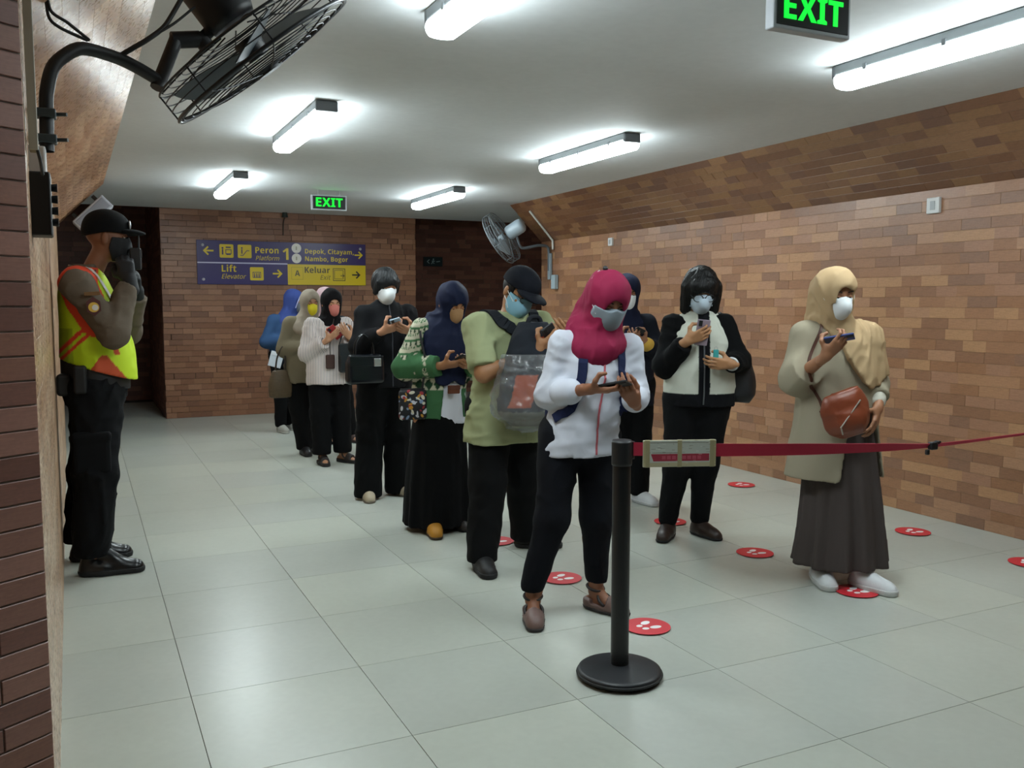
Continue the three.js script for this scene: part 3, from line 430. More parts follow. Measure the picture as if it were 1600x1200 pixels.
const person = (s) => {
  const k = s.scale || 1, g = s.girth || 1, t = thing('person', s.label, 'person', [s.at[0], 0, s.at[1]], s.turn * D), c = s.res || 1;
  const J = s.j, side = (a) => ({ sh: J['sh' + a], el: J['el' + a], wr: J['wr' + a], kn: J['kn' + a], an: J['an' + a], hip: add(J.hip, [(a === 'L' ? 1 : -1) * (J.hw || 0.085), -0.03, 0]) });
  for (const a of ['R', 'L']) if (!J['el' + a]) J['el' + a] = ik(J['sh' + a], J['wr' + a], s['pole' + a] || [a === 'L' ? 0.5 : -0.5, -0.6, -0.7], 0.265 * k, 0.235 * k);
  const R = side('R'), L = side('L'), hq = headQ(s.head), hs = s.head.size || 1, hc = s.head.c, inHead = (f) => { const q = put((x, y, z) => f(x / hs, y / hs, z / hs) * hs, hc, hq); return q; };
  const headPoint = (p) => v3(p.map((x) => x * hs)).applyQuaternion(hq).toArray().map((x, i) => x + hc[i]);
  const nape = headPoint([0, -0.06, -0.02]);
  const hands = {}; for (const [a, sd] of [['R', -1], ['L', 1]]) { const h = s['hand' + a]; if (h) hands[a] = hand(J['wr' + a], h.d, h.n, sd, h.curl || [20, 30, 20], { size: (h.size || 1) * k, ...h }); }
  const arm = (q, ra = 0.039, rb = 0.035, rc = 0.024) => [cap(q.sh, q.el, ra * g, rb * g), cap(q.el, q.wr, rb * g, rc)];
  const leg = (q) => [cap(q.hip, q.kn, 0.083 * g, 0.052 * g), cap(q.kn, add(mix(q.kn, q.an, 0.3), [0, 0, -0.012]), 0.05 * g, 0.052 * g), cap(add(mix(q.kn, q.an, 0.3), [0, 0, -0.012]), q.an, 0.052 * g, 0.033)];
  const foot = (q, dir, sc = 1) => { const d = norm([dir[0], 0, dir[1]]), A = [q.an[0], 0, q.an[2]], p = (f, y) => { const r = add(A, d, f * sc); r[1] = y; return r; }; return { d, A, p }; };
  const mid = mix(J.hip, J.neck, 0.5), core = [ell(add(J.hip, [0, 0.02, 0]), [0.15 * g, 0.12, 0.105 * g]), ell(mix(J.hip, J.neck, 0.38), [0.125 * g, 0.14, 0.09 * g]), ell(add(mix(J.hip, J.neck, 0.68), [0, 0, 0]), [0.14 * g, 0.16, 0.09 * g]), cap(mix(R.sh, J.neck, 0.1), mix(L.sh, J.neck, 0.1), 0.038), cap(add(J.neck, [0, -0.05, 0]), nape, 0.05, 0.048)];
  const main = U(0.05, [...core, ...arm(R), ...arm(L), ...leg(R), ...leg(L)]);
  const lo = [-0.62, -0.01, -0.5], hi = [0.62, 1.95, 0.62];
  const geos = [skin(main, lo, hi, 0.014 * c)];
  { const b = 0.2 * hs; geos.push(skin(U(0.02, inHead(HEAD), cap(headPoint([0, -0.05, -0.015]), add(J.neck, [0, -0.04, 0]), 0.047, 0.05)), [hc[0] - b, hc[1] - b * 1.15, hc[2] - b], [hc[0] + b, hc[1] + b, hc[2] + b], 0.0042 * c)); }
  for (const a of ['R', 'L']) if (hands[a]) { const q = a === 'R' ? R : L, w = q.wr, b = 0.24 * k, f = U(0.012, hands[a].field, cap(mix(q.el, q.wr, 0.5), q.wr, 0.03 * g, 0.022 * k)), ce = add(w, hands[a].d, 0.06); geos.push(skin(f, ce.map((x) => x - b * 0.75), ce.map((x) => x + b * 0.75), 0.0034 * c)); }
  for (const [a, q] of [['R', R], ['L', L]]) { const F = foot(q, s['toe' + a] || [0, 1]); const f = U(0.02, cap(add(q.an, [0, 0.09, 0]), q.an, 0.036, 0.031), cap(F.p(-0.035, 0.03), F.p(0.1, 0.026), 0.027, 0.024), cap(F.p(0.1, 0.024), F.p(0.15, 0.018), 0.03, 0.018), cap(q.an, F.p(0.07, 0.035), 0.031, 0.025)); geos.push(skin(f, [F.A[0] - 0.24, 0.0, F.A[2] - 0.24], [F.A[0] + 0.24, 0.24, F.A[2] + 0.24], 0.008 * c)); }
  const body = part(t, 'body', mergeGeometries(geos), M(s.skin || 0x9c6a4c, 0.55)); body.name = 'body';
  const bind = (name, f, mat, o = {}) => { const mesh = part(t, name, skin(f, o.lo || lo, o.hi || hi, (o.cell || 0.0095) * c, o.color), mat); if (o.label) mesh.userData.label = o.label; return mesh; };
  const headBox = (b = 0.2, down = 1) => ({ lo: [hc[0] - b, hc[1] - b * down, hc[2] - b], hi: [hc[0] + b, hc[1] + b, hc[2] + b], cell: 0.0048 });
  const P = { t, R, L, J, hands, inHead, headPoint, hq, hc, hs, bind, headBox, foot, s, k };
  // eyes and brows
  if (s.eyes !== false) for (const e of [-1, 1]) {
    const eye = part(t, 'eye', new THREE.SphereGeometry(1, 10, 8).scale(0.0135 * hs, 0.0065 * hs, 0.008 * hs), EYE_WHITE); eye.position.set(...headPoint([e * 0.031, 0.008, 0.0755])); eye.quaternion.copy(hq);
    part(eye, 'iris', new THREE.SphereGeometry(0.0062 * hs, 8, 6).scale(1, 0.9, 0.5), IRIS, [0, -0.001 * hs, 0.0062 * hs]);
    const lid = part(t, 'eyelid', new THREE.SphereGeometry(1, 12, 6, 0, Math.PI * 2, 0, Math.PI / 2).scale(0.0155 * hs, 0.0085 * hs, 0.0105 * hs), body.material); lid.position.set(...headPoint([e * 0.031, 0.0085, 0.0755])); lid.quaternion.copy(hq);
    const br = part(t, 'eyebrow', tube([[-0.017, -0.002, 0], [0, 0.004, 0.003], [0.018, 0, -0.006]].map(([a, b, d]) => [a * e * hs, b * hs, d * hs]), 0.0028 * hs, 8, 5), BROW); br.position.set(...headPoint([e * 0.032, 0.031, 0.0835])); br.quaternion.copy(hq);
  }
  // --- clothing helpers
  P.sleeve = (q, r0, r1, r2, end = 1) => {
    const d = norm(sub(q.wr, q.el)), e = mix(q.el, q.wr, end), up = mix(q.sh, q.el, 1 + end), yoke = cap(add(J.neck, [0, -0.055, -0.005]), q.sh, 0.06, r0 * 0.82);
    if (end < 0) return [yoke, both(cap(q.sh, q.el, r0 * 0.85, r1), half(up, sub(q.el, q.sh)))];
    return [yoke, cap(q.sh, q.el, r0 * 0.84, r1), both(cap(q.el, add(e, d, 0.03), r1, r2), half(e, d))];
  };
  P.trousers = (r, o = {}) => { const f = []; for (const q of [R, L]) { const hem = add(q.an, [0, (o.hem ?? 0.0), 0]); f.push(cap(add(q.hip, [0, 0.02, 0]), q.kn, r[0], r[1]), cap(q.kn, hem, r[1], r[2])); } f.push(ell(add(J.hip, [0, 0.02, -0.01]), [o.w || 0.17, 0.13, o.d || 0.125])); return both(folds(U(0.035, f), o.fold ?? 0.006, 9, 5, 9, s.at[1]), above(R.an[1] + (o.hem ?? 0.0) - 0.03)); };
  P.hijab = (mat, o = {}) => {
    const w = o.w || 0.054, h = o.h || 0.078, shell = U(0.02, cranium(0.017), jaw(0.017), ell([0, -0.02, -0.045], [0.07, 0.085, 0.06])), open = (x, y, z) => { const q = ell([0, o.cy ?? -0.012, 0.1], [w, h, 0.085])(x, y, z); return q; };
    const cov = inHead(cut(shell, open, 0.01)), wrap = [cap(headPoint([0, -0.075, -0.005]), add(J.neck, [0, 0.0, 0.01]), 0.07, 0.082)];
    const holeN = inHead((x, y, z) => ell([0, (o.cy ?? -0.012), 0.12], [w, h * 0.98, 0.075])(x, y, z));
    const all = [cov, cut(U(0.03, wrap), holeN, 0.01)];
    if (o.cape) all.push(loft(o.cape, o.pleats)); if (o.more) all.push(...o.more);
    return bind('headscarf', folds(U(o.k || 0.035, all), o.fold ?? 0.005, 11, 6, 11, o.seed || 1), mat, { cell: 0.0075, label: o.label });
  };
  P.mask = (mat, o = {}) => {
    const g = o.g || 0.007, f = U(0.02, faceBase(g), ell([0, -0.04, 0.082], [0.04, 0.05, o.puff || 0.032])), top = o.top ?? 0.004;
    const region = (x, y, z) => Math.max(y - top - 0.012 * Math.max(0, 1 - Math.abs(x) / 0.03), -y - 0.112 - (o.low || 0), (o.back ?? 0.01) - z + 0.25 * Math.abs(y + 0.05), Math.abs(x) - (o.side || 0.074));
    const m = bind('face_mask', inHead(both(f, region)), mat, { ...headBox(0.15), cell: 0.0042, label: o.label });
    if (o.loops) for (const e of [-1, 1]) { const pl = part(m, 'ear_loop', tube(o.loops.map(([a, b, d]) => headPoint([e * a, b, d])), 0.0022, 16, 5), o.loopMat || mat); }
    return m;
  };
  P.shoe = (q, dir, mats, o = {}) => {
    const l = o.len || 0.245, F = foot(q, dir), b = -0.06, e = l - 0.06, w = o.w || 0.042, p = F.p, wide = (f) => f, hgt = o.high || 0.06;
    const shape = U(0.03, cap(p(b + w * 0.85, 0.03), p(0.05, 0.028), w * 0.85, w * 0.92), cap(p(0.05, 0.024), p(e - w, 0.02), w * 0.98, w * (o.toe || 0.85)), cap(p(-0.012, 0.03), p(-0.006, hgt + 0.02), 0.038, 0.04), cap(p(0.0, hgt), p(e * 0.62, 0.036), 0.034, 0.03));
    const lo2 = [F.A[0] - 0.3, -0.004, F.A[2] - 0.3], hi2 = [F.A[0] + 0.3, 0.3, F.A[2] + 0.3], up = o.upper ? both(shape, o.upper(F)) : shape;
    const sole = part(t, 'shoe', skin(both(both(up, above(0.012)), below(hgt + 0.035)), lo2, hi2, 0.0062 * c, o.color), mats[0]); if (o.label) sole.userData.label = o.label;
    part(sole, 'sole', skin(both(both(grow(shape, 0.004), above(0.001)), below(o.sole || 0.017)), lo2, hi2, 0.0062 * c), mats[1]);
    if (o.laces) for (let i = 0; i < 4; i++) { const x = cross([0, 1, 0], F.d), m = p(0.03 + i * 0.02, hgt + 0.033 - i * 0.007); part(sole, 'lace', bar(add(m, x, -0.018), add(m, x, 0.018), 0.0028, 0.0028, 6), o.laces); }
    if (o.straps) for (const [f, y, r, tilt] of o.straps) { const g2 = new THREE.TorusGeometry(r, 0.0065, 6, 24); g2.scale(1, o.strapH || 1, 1); const m = part(sole, 'strap', g2, mats[1]); m.position.set(...p(f, y)); m.quaternion.setFromUnitVectors(new THREE.Vector3(0, 0, 1), v3(norm(add(F.d, [0, tilt, 0])))); }
    return sole;
  };
  return P;
};
// a thing held or worn by a person: its own top-level object placed in that person's frame
function held(P, name, label, category, p, group) {
  const o = thing(name, label, category, [0, 0, 0], 0, group), m = P.t; m.updateMatrixWorld(true); o.position.copy(v3(p).applyMatrix4(m.matrixWorld)); o.rotation.y = m.rotation.y; return o;
}
function phone(P, h, label, o = {}) {   // lies across the fingers of hand h, screen along the palm's normal
  const c = h.P(o.along ?? 0.088, o.up ?? 0.004, o.off ?? 0.019), t = held(P, 'phone', label, 'phone', c);
  const n = o.n ? norm(o.n) : h.n, y = ortho(o.long || h.u, n), x = cross(y, n); basis(t, ...[x, y, n]); t.quaternion.premultiply(P.t.quaternion);
  const w = o.w || 0.072, l = o.l || 0.15;
  part(t, 'case', rbox(w, l, 0.0095, 0.004), M(o.color || 0x17181c, 0.4)); part(t, 'screen', rbox(w - 0.006, l - 0.008, 0.002, 0.0009, [0, 0, 0.0045]), o.lit ? new THREE.MeshStandardMaterial({ color: 0x0a0c12, roughness: 0.2, emissive: new THREE.Color(o.lit), emissiveIntensity: 0.5 }) : M(0x0b0c10, 0.15));
  part(t, 'camera_bump', rbox(0.02, 0.034, 0.004, 0.0019, [w * 0.24, l * 0.36, -0.0058]), M(0x101114, 0.3));
  return t;
}
const GRIP = [8, 70, 35], CUP = [15, 40, 30], SOFT = [22, 35, 25], OVER = [[0.45, 0.75, 0.5], [0.5, 0.1, 0.85], [0.75, -0.5, 0.3]];

// ribbon laid on a field's surface: points are snapped to it
function grad(f, p) { const e = 0.004; return norm([f(p[0] + e, p[1], p[2]) - f(p[0] - e, p[1], p[2]), f(p[0], p[1] + e, p[2]) - f(p[0], p[1] - e, p[2]), f(p[0], p[1], p[2] + e) - f(p[0], p[1], p[2] - e)]); }
function snap(f, p, off = 0) { for (let i = 0; i < 6; i++) p = add(p, grad(f, p), -f(...p) * 0.8); return add(p, grad(f, p), off); }
function ribbonOn(f, pts, w, t = 0.004, off = 0.002, o = {}) {
  const C = new THREE.CatmullRomCurve3(pts.map(v3)), N = o.n || 26, P = [], I = []; let prev;
  const Q = []; for (let i = 0; i <= N; i++) { let p = C.getPoint(i / N).toArray(), n; if (f) { const d = f(...p); if (!o.free || d < 0.03) p = snap(f, p, off); n = grad(f, p); } else n = o.normal; Q.push([p, n]); }
  Q.forEach(([p, n], i) => { const tan = norm(sub(Q[Math.min(N, i + 1)][0], Q[Math.max(0, i - 1)][0])), s = norm(cross(tan, n)), m = norm(cross(s, tan)); for (const [a, b] of [[-1, 0], [1, 0], [1, 1], [-1, 1]]) P.push(...add(add(p, s, a * w / 2), m, b * t)); if (i) for (let q = 0; q < 4; q++) { const a0 = (i - 1) * 4 + q, b0 = (i - 1) * 4 + (q + 1) % 4; I.push(a0, b0 + 4, b0, a0, a0 + 4, b0 + 4); } });
  I.push(0, 1, 2, 0, 2, 3); const e = N * 4; I.push(e, e + 2, e + 1, e, e + 3, e + 2);
  let g = new THREE.BufferGeometry(); g.setAttribute('position', new THREE.Float32BufferAttribute(P, 3)); g.setIndex(I); g = g.toNonIndexed(); g.computeVertexNormals(); g.setAttribute('uv', new THREE.Float32BufferAttribute(new Float32Array(g.attributes.position.count * 2), 2)); return g;
}
const SOLE_W = M(0xc9c9c4, 0.7), SOLE_K = M(0x151517, 0.7), BLACK_CLOTH = CL(0x07080a, { roughness: 0.95 }), SHOE_K = M(0x151517, 0.45), SURGICAL = M(0x8fc3da, 0.85), WHITE_MASK = M(0xdfe3e6, 0.85);
const LOOPS = [[0.058, -0.03, 0.06], [0.074, -0.01, 0.025], [0.08, 0.005, -0.01], [0.078, -0.025, -0.012], [0.072, -0.045, 0.02], [0.06, -0.075, 0.045]];

// 1 — crimson headscarf, white blouse
{
  const p = person({ label: 'woman in crimson headscarf and white blouse right behind the barrier post, holding a phone', at: [1.898, -3.375], turn: -15, scale: 0.98, girth: 0.95, skin: 0x8a5a40,
    j: { hip: [0.045, 0.80, -0.01], neck: [0.12, 1.25, 0], shR: [-0.035, 1.2, 0], shL: [0.265, 1.18, 0], elR: [-0.1, 0.98, 0], wrR: [0.035, 1.02, 0.19], elL: [0.29, 0.97, 0.02], wrL: [0.23, 0.96, 0.19], knR: [-0.085, 0.45, 0.04], knL: [0.125, 0.44, 0.0], anR: [-0.165, 0.085, 0.02], anL: [0.14, 0.085, -0.05] },
    head: { c: [0.145, 1.385, 0.065], pitch: 30, yaw: 10, roll: -3, size: 0.98 }, toeR: [-0.15, 1], toeL: [0.6, 0.8],
    handR: { d: [0.8, -0.02, 0.55], n: [0, 0.9, -0.3], curl: [12, 55, 35], thumb: OVER }, handL: { d: [-0.5, 0.55, 0.5], n: [0, 0.6, -0.7], curl: [25, 45, 30], thumb: [[0.7, 0.4, 0.6], [0.8, 0, 0.5], [0.8, -0.2, 0.4]] } });
  const { R, L } = p, blouse = M(0xc6cad6, 0.85, { bumpMap: weaveTex, bumpScale: 0.0005 });
  const f = folds(U(0.035, loft([[0.725, 0.05, 0, 0.175, 0.132], [0.82, 0.05, 0, 0.168, 0.128], [0.95, 0.075, 0, 0.15, 0.118], [1.08, 0.105, 0.005, 0.15, 0.118], [1.17, 0.115, 0, 0.14, 0.092], [1.24, 0.12, 0, 0.07, 0.06]]), p.sleeve(R, 0.06, 0.052, 0.05, 0.42), p.sleeve(L, 0.06, 0.052, 0.05, 0.38)), 0.007, 8, 11, 8);
  const g = f;
  p.bind('blouse', g, blouse);
  part(p.t, 'placket', ribbonOn(g, [[0.125, 1.14, 0.14], [0.115, 1.0, 0.14], [0.09, 0.85, 0.14], [0.085, 0.735, 0.15]], 0.008, 0.003, 0.001), M(0xb0555f, 0.8));
  for (const [q, e] of [[R, 0.36], [L, 0.32]]) { const a = mix(q.el, q.wr, e), d = norm(sub(q.wr, q.el)), b = add(a, d, 0.045); p.bind('cuff', cap(a, b, 0.059, 0.056), blouse, { lo: a.map((x) => x - 0.14), hi: a.map((x) => x + 0.14), cell: 0.007 }); }
  p.bind('trousers', p.trousers([0.098, 0.067, 0.05], { hem: 0.07, w: 0.165, d: 0.122 }), CL(0x0d0f16));
  p.hijab(CL(0x861d40, { roughness: 0.75 }), { w: 0.05, h: 0.066, cy: -0.022, cape: [[1.11, 0.1, 0.075, 0.05, 0.04], [1.15, 0.105, 0.055, 0.1, 0.075], [1.2, 0.115, 0.03, 0.125, 0.095], [1.26, 0.12, 0.01, 0.1, 0.085]], more: [p.inHead(cap([0.01, 0.0, -0.07], [-0.02, -0.13, -0.1], 0.075, 0.06)), cap([0.05, 1.27, -0.03], [0.02, 1.19, -0.04], 0.06, 0.05)], fold: 0.006 });
  p.mask(M(0x7f8b94, 0.85), { g: 0.021, side: 0.078, top: 0.0, back: -0.0, loops: [[0.07, -0.035, 0.06], [0.088, 0.02, 0.0], [0.075, 0.08, -0.05], [0.04, 0.108, -0.07]], loopMat: M(0xc8cbd0, 0.8) });
  const leather = [M(0x6d5650, 0.5), M(0x241d1c, 0.55)], cutUp = (F) => (x, y, z) => { const a = (x - F.A[0]) * F.d[0] + (z - F.A[2]) * F.d[2]; return a > 0.0 ? Math.min(0.078 - a, y - 0.034) : y - 0.05; };
  p.shoe(R, [-0.15, 1], leather, { upper: cutUp, straps: [[-0.003, 0.1, 0.0385, 4], [0.052, 0.052, 0.039, 1.1]], label: 'taupe ankle strap shoe' }); p.shoe(L, [0.6, 0.8], leather, { upper: cutUp, straps: [[-0.003, 0.1, 0.0385, 4], [0.052, 0.052, 0.039, 1.1]] });
  const bp = held(p, 'backpack', 'navy backpack worn on the back, its straps over the white blouse', 'backpack', [0, 0, 0]), navy = CL(0x1d2443);
  part(bp, 'pack', skin(folds(loft([[0.78, 0.09, -0.17, 0.12, 0.06], [0.85, 0.09, -0.2, 0.15, 0.09], [1.05, 0.1, -0.19, 0.14, 0.085], [1.17, 0.11, -0.16, 0.1, 0.05]]), 0.006, 8, 6), [-0.2, 0.7, -0.4], [0.4, 1.3, 0.05], 0.012), navy);
  part(bp, 'strap', ribbonOn(g, [[0.0, 0.93, -0.1], [-0.0, 1.14, -0.1], [0.02, 1.255, -0.01], [0.03, 1.18, 0.1], [0.01, 1.06, 0.14], [-0.01, 0.96, 0.12], [-0.06, 0.88, 0.05]], 0.04, 0.007, 0.003), navy);
  part(bp, 'strap', ribbonOn(g, [[0.19, 0.93, -0.12], [0.2, 1.14, -0.1], [0.21, 1.245, 0], [0.21, 1.17, 0.1], [0.22, 1.06, 0.14], [0.22, 0.96, 0.12], [0.22, 0.9, 0.05]], 0.04, 0.007, 0.003), navy);
  phone(p, p.hands.R, 'dark phone held flat by the woman in crimson headscarf', { n: [0.02, 0.93, -0.36], long: [0.75, 0.1, 0.6], along: 0.098, off: 0.02 });
  part(p.t, 'hair_pin', new THREE.SphereGeometry(0.012, 8, 6), M(0x222226, 0.5)).position.set(...p.headPoint([-0.03, 0.13, -0.045]));
}
// 2 — man in green shirt with a wrapped backpack on his chest
{
  const p = person({ label: 'stocky man in light green shirt, dark cap and blue mask with wrapped backpack on chest', at: [2.024, -4.295], turn: 8, scale: 1.04, girth: 1.12, skin: 0xa2734f,
    j: { hip: [0.0, 0.81, -0.02], neck: [0.03, 1.315, 0], shR: [-0.175, 1.25, 0], shL: [0.215, 1.26, 0], elR: [-0.215, 1.02, 0.13], wrR: [-0.005, 1.14, 0.305], elL: [0.3, 1.03, 0.1], wrL: [0.2, 1.17, 0.3], knR: [-0.14, 0.44, 0.04], knL: [0.13, 0.43, -0.04], anR: [-0.205, 0.09, 0.09], anL: [0.22, 0.09, -0.13] },
    head: { c: [0.055, 1.43, 0.045], pitch: 30, yaw: 0, roll: -12, size: 1.04 }, toeR: [-0.35, 0.94], toeL: [0.75, 0.65],
    handR: { d: [0.75, 0.6, 0.35], n: [0.0, 0.45, -0.85], curl: [20, 60, 35], thumb: OVER }, handL: { d: [-0.6, 0.5, 0.2], n: [0.1, 0.5, -0.85], curl: [20, 50, 30], thumb: OVER } });
  const { R, L } = p, sage = CL(0x9ca37c);
  const f = folds(U(0.04, loft([[0.65, 0.01, 0, 0.245, 0.165], [0.8, 0.01, 0.005, 0.235, 0.165], [0.95, 0.01, 0.01, 0.205, 0.15], [1.1, 0.015, -0.01, 0.19, 0.125], [1.22, 0.015, -0.015, 0.165, 0.1], [1.31, 0.03, 0, 0.08, 0.07]]), p.sleeve(R, 0.078, 0.077, 0.07, -0.12), p.sleeve(L, 0.078, 0.077, 0.07, -0.12)), 0.008, 7, 8, 7, 3);
  p.bind('shirt', f, sage);
  part(p.t, 'collar', skin(cut(U(0.01, cap([-0.05, 1.30, 0.02], [0.02, 1.27, 0.085], 0.022), cap([0.11, 1.31, 0.02], [0.04, 1.27, 0.085], 0.022), cap([-0.05, 1.31, -0.02], [0.11, 1.32, -0.03], 0.025)), cap([0.03, 1.2, 0], [0.03, 1.5, 0.03], 0.052)), [-0.15, 1.2, -0.15], [0.2, 1.4, 0.2], 0.007), sage);
  part(p.t, 'placket', ribbonOn(f, [[0.035, 1.2, 0.14], [0.03, 0.95, 0.18], [0.03, 0.66, 0.18]], 0.03, 0.002, 0.001), sage);
  p.bind('trousers', p.trousers([0.125, 0.092, 0.078], { hem: -0.02, w: 0.21, d: 0.15, fold: 0.008 }), CL(0x08090b));
  p.shoe(R, [-0.35, 0.94], [M(0x18191b, 0.6), SOLE_K], { len: 0.275, w: 0.05, laces: M(0x2f3133, 0.7), sole: 0.028 }); p.shoe(L, [0.75, 0.65], [M(0x18191b, 0.6), SOLE_K], { len: 0.275, w: 0.05, laces: M(0x2f3133, 0.7), sole: 0.028 });
  p.mask(SURGICAL, { g: 0.008, puff: 0.034, loops: LOOPS, loopMat: M(0xdfe3e4, 0.8) });
  const navyCap = CL(0x12151d);
  const crown = p.bind('cap', p.inHead(both(U(0.02, cranium(0.017), ell([0, 0.06, -0.005], [0.088, 0.072, 0.1])), (x, y, z) => 0.034 - y - 0.2 * z * -0.3)), navyCap, { ...p.headBox(0.16), cell: 0.005 });
  part(crown, 'brim', skin(p.inHead(both(ell([0, 0.035, 0.1], [0.082, 0.018, 0.085]), (x, y, z) => Math.max(0.06 - z, 0.034 - y - 6 * (x * x)))), p.hc.map((x) => x - 0.24), p.hc.map((x) => x + 0.24), 0.005), navyCap);
  p.bind('hair', p.inHead(cut(both(cranium(0.008), (x, y, z) => Math.max(y - 0.045, z - 0.035, -0.05 - y)), ell([0, -0.03, 0.08], [0.08, 0.06, 0.07]))), HAIR(0x101012), { ...p.headBox(0.16), cell: 0.005 });
  const gl = new THREE.Group(); gl.name = 'glasses'; p.t.add(gl); gl.position.set(...p.hc); gl.quaternion.copy(p.hq); const fr = M(0x121214, 0.4);
  for (const e of [-1, 1]) { part(gl, 'rim', new THREE.TorusGeometry(0.022, 0.002, 6, 20).scale(1.15, 0.85, 1), fr, [e * 0.033, 0.006, 0.103]); part(gl, 'temple', bar([e * 0.06, 0.008, 0.1], [e * 0.083, 0.005, 0], 0.0018), fr); }
  part(gl, 'bridge', bar([-0.01, 0.01, 0.105], [0.01, 0.01, 0.105], 0.0018), fr);
  const bp = held(p, 'backpack', 'dark backpack with orange panel wrapped in clear plastic, worn on the chest', 'backpack', [0, 0, 0]);
  const bag = folds(loft([[0.76, -0.01, 0.25, 0.11, 0.07], [0.82, -0.02, 0.265, 0.175, 0.105], [0.95, -0.01, 0.265, 0.185, 0.11], [1.07, 0.0, 0.25, 0.155, 0.1], [1.2, 0.03, 0.215, 0.12, 0.085], [1.275, 0.045, 0.19, 0.08, 0.05]]), 0.005, 9, 7);
  part(bp, 'pack', skin(bag, [-0.3, 0.7, 0], [0.3, 1.35, 0.5], 0.008, (x, y, z) => (x < -0.04 && y < 1.02 && y > 0.86 && Math.abs(x + 0.12 - (y - 0.94) * 0.3) < 0.05) ? 0xb5502b : y < 0.84 ? 0x6d6a5c : (Math.abs(y - 1.19) < 0.018 && x < 0.08 && x > -0.01) ? 0xb5502b : 0x20242b), CL(0xffffff, { vertexColors: true }));
  const wrap = (x, y, z) => grow(folds(bag, 0.012, 13, 9, 13, 4), 0.014)(x, y, z);
  part(bp, 'plastic_cover', skin(both(wrap, below(1.12)), [-0.3, 0.7, 0], [0.3, 1.35, 0.5], 0.008), new THREE.MeshPhysicalMaterial({ color: 0xe8ecee, roughness: 0.2, transmission: 0.9, thickness: 0, ior: 1.45, side: THREE.DoubleSide }));
  const K = CL(0x23262c), body = U(0.03, f, bag);
  part(bp, 'strap', ribbonOn(f, [[-0.12, 1.1, -0.14], [-0.12, 1.28, -0.05], [-0.1, 1.325, 0.01], [-0.06, 1.27, 0.11], [0.0, 1.24, 0.17]], 0.06, 0.012, 0.003), K); part(bp, 'strap', ribbonOn(f, [[0.15, 1.1, -0.14], [0.15, 1.28, -0.05], [0.15, 1.33, 0.01], [0.13, 1.26, 0.12], [0.09, 1.24, 0.17]], 0.055, 0.012, 0.003), K);
  part(bp, 'top_handle', tube([[0.0, 1.26, 0.2], [0.02, 1.3, 0.2], [0.08, 1.3, 0.19], [0.1, 1.26, 0.19]], 0.012, 16, 8), K);
  phone(p, p.hands.R, 'dark phone in the hands of the man in light green shirt', { along: 0.095, color: 0x24262b });
}
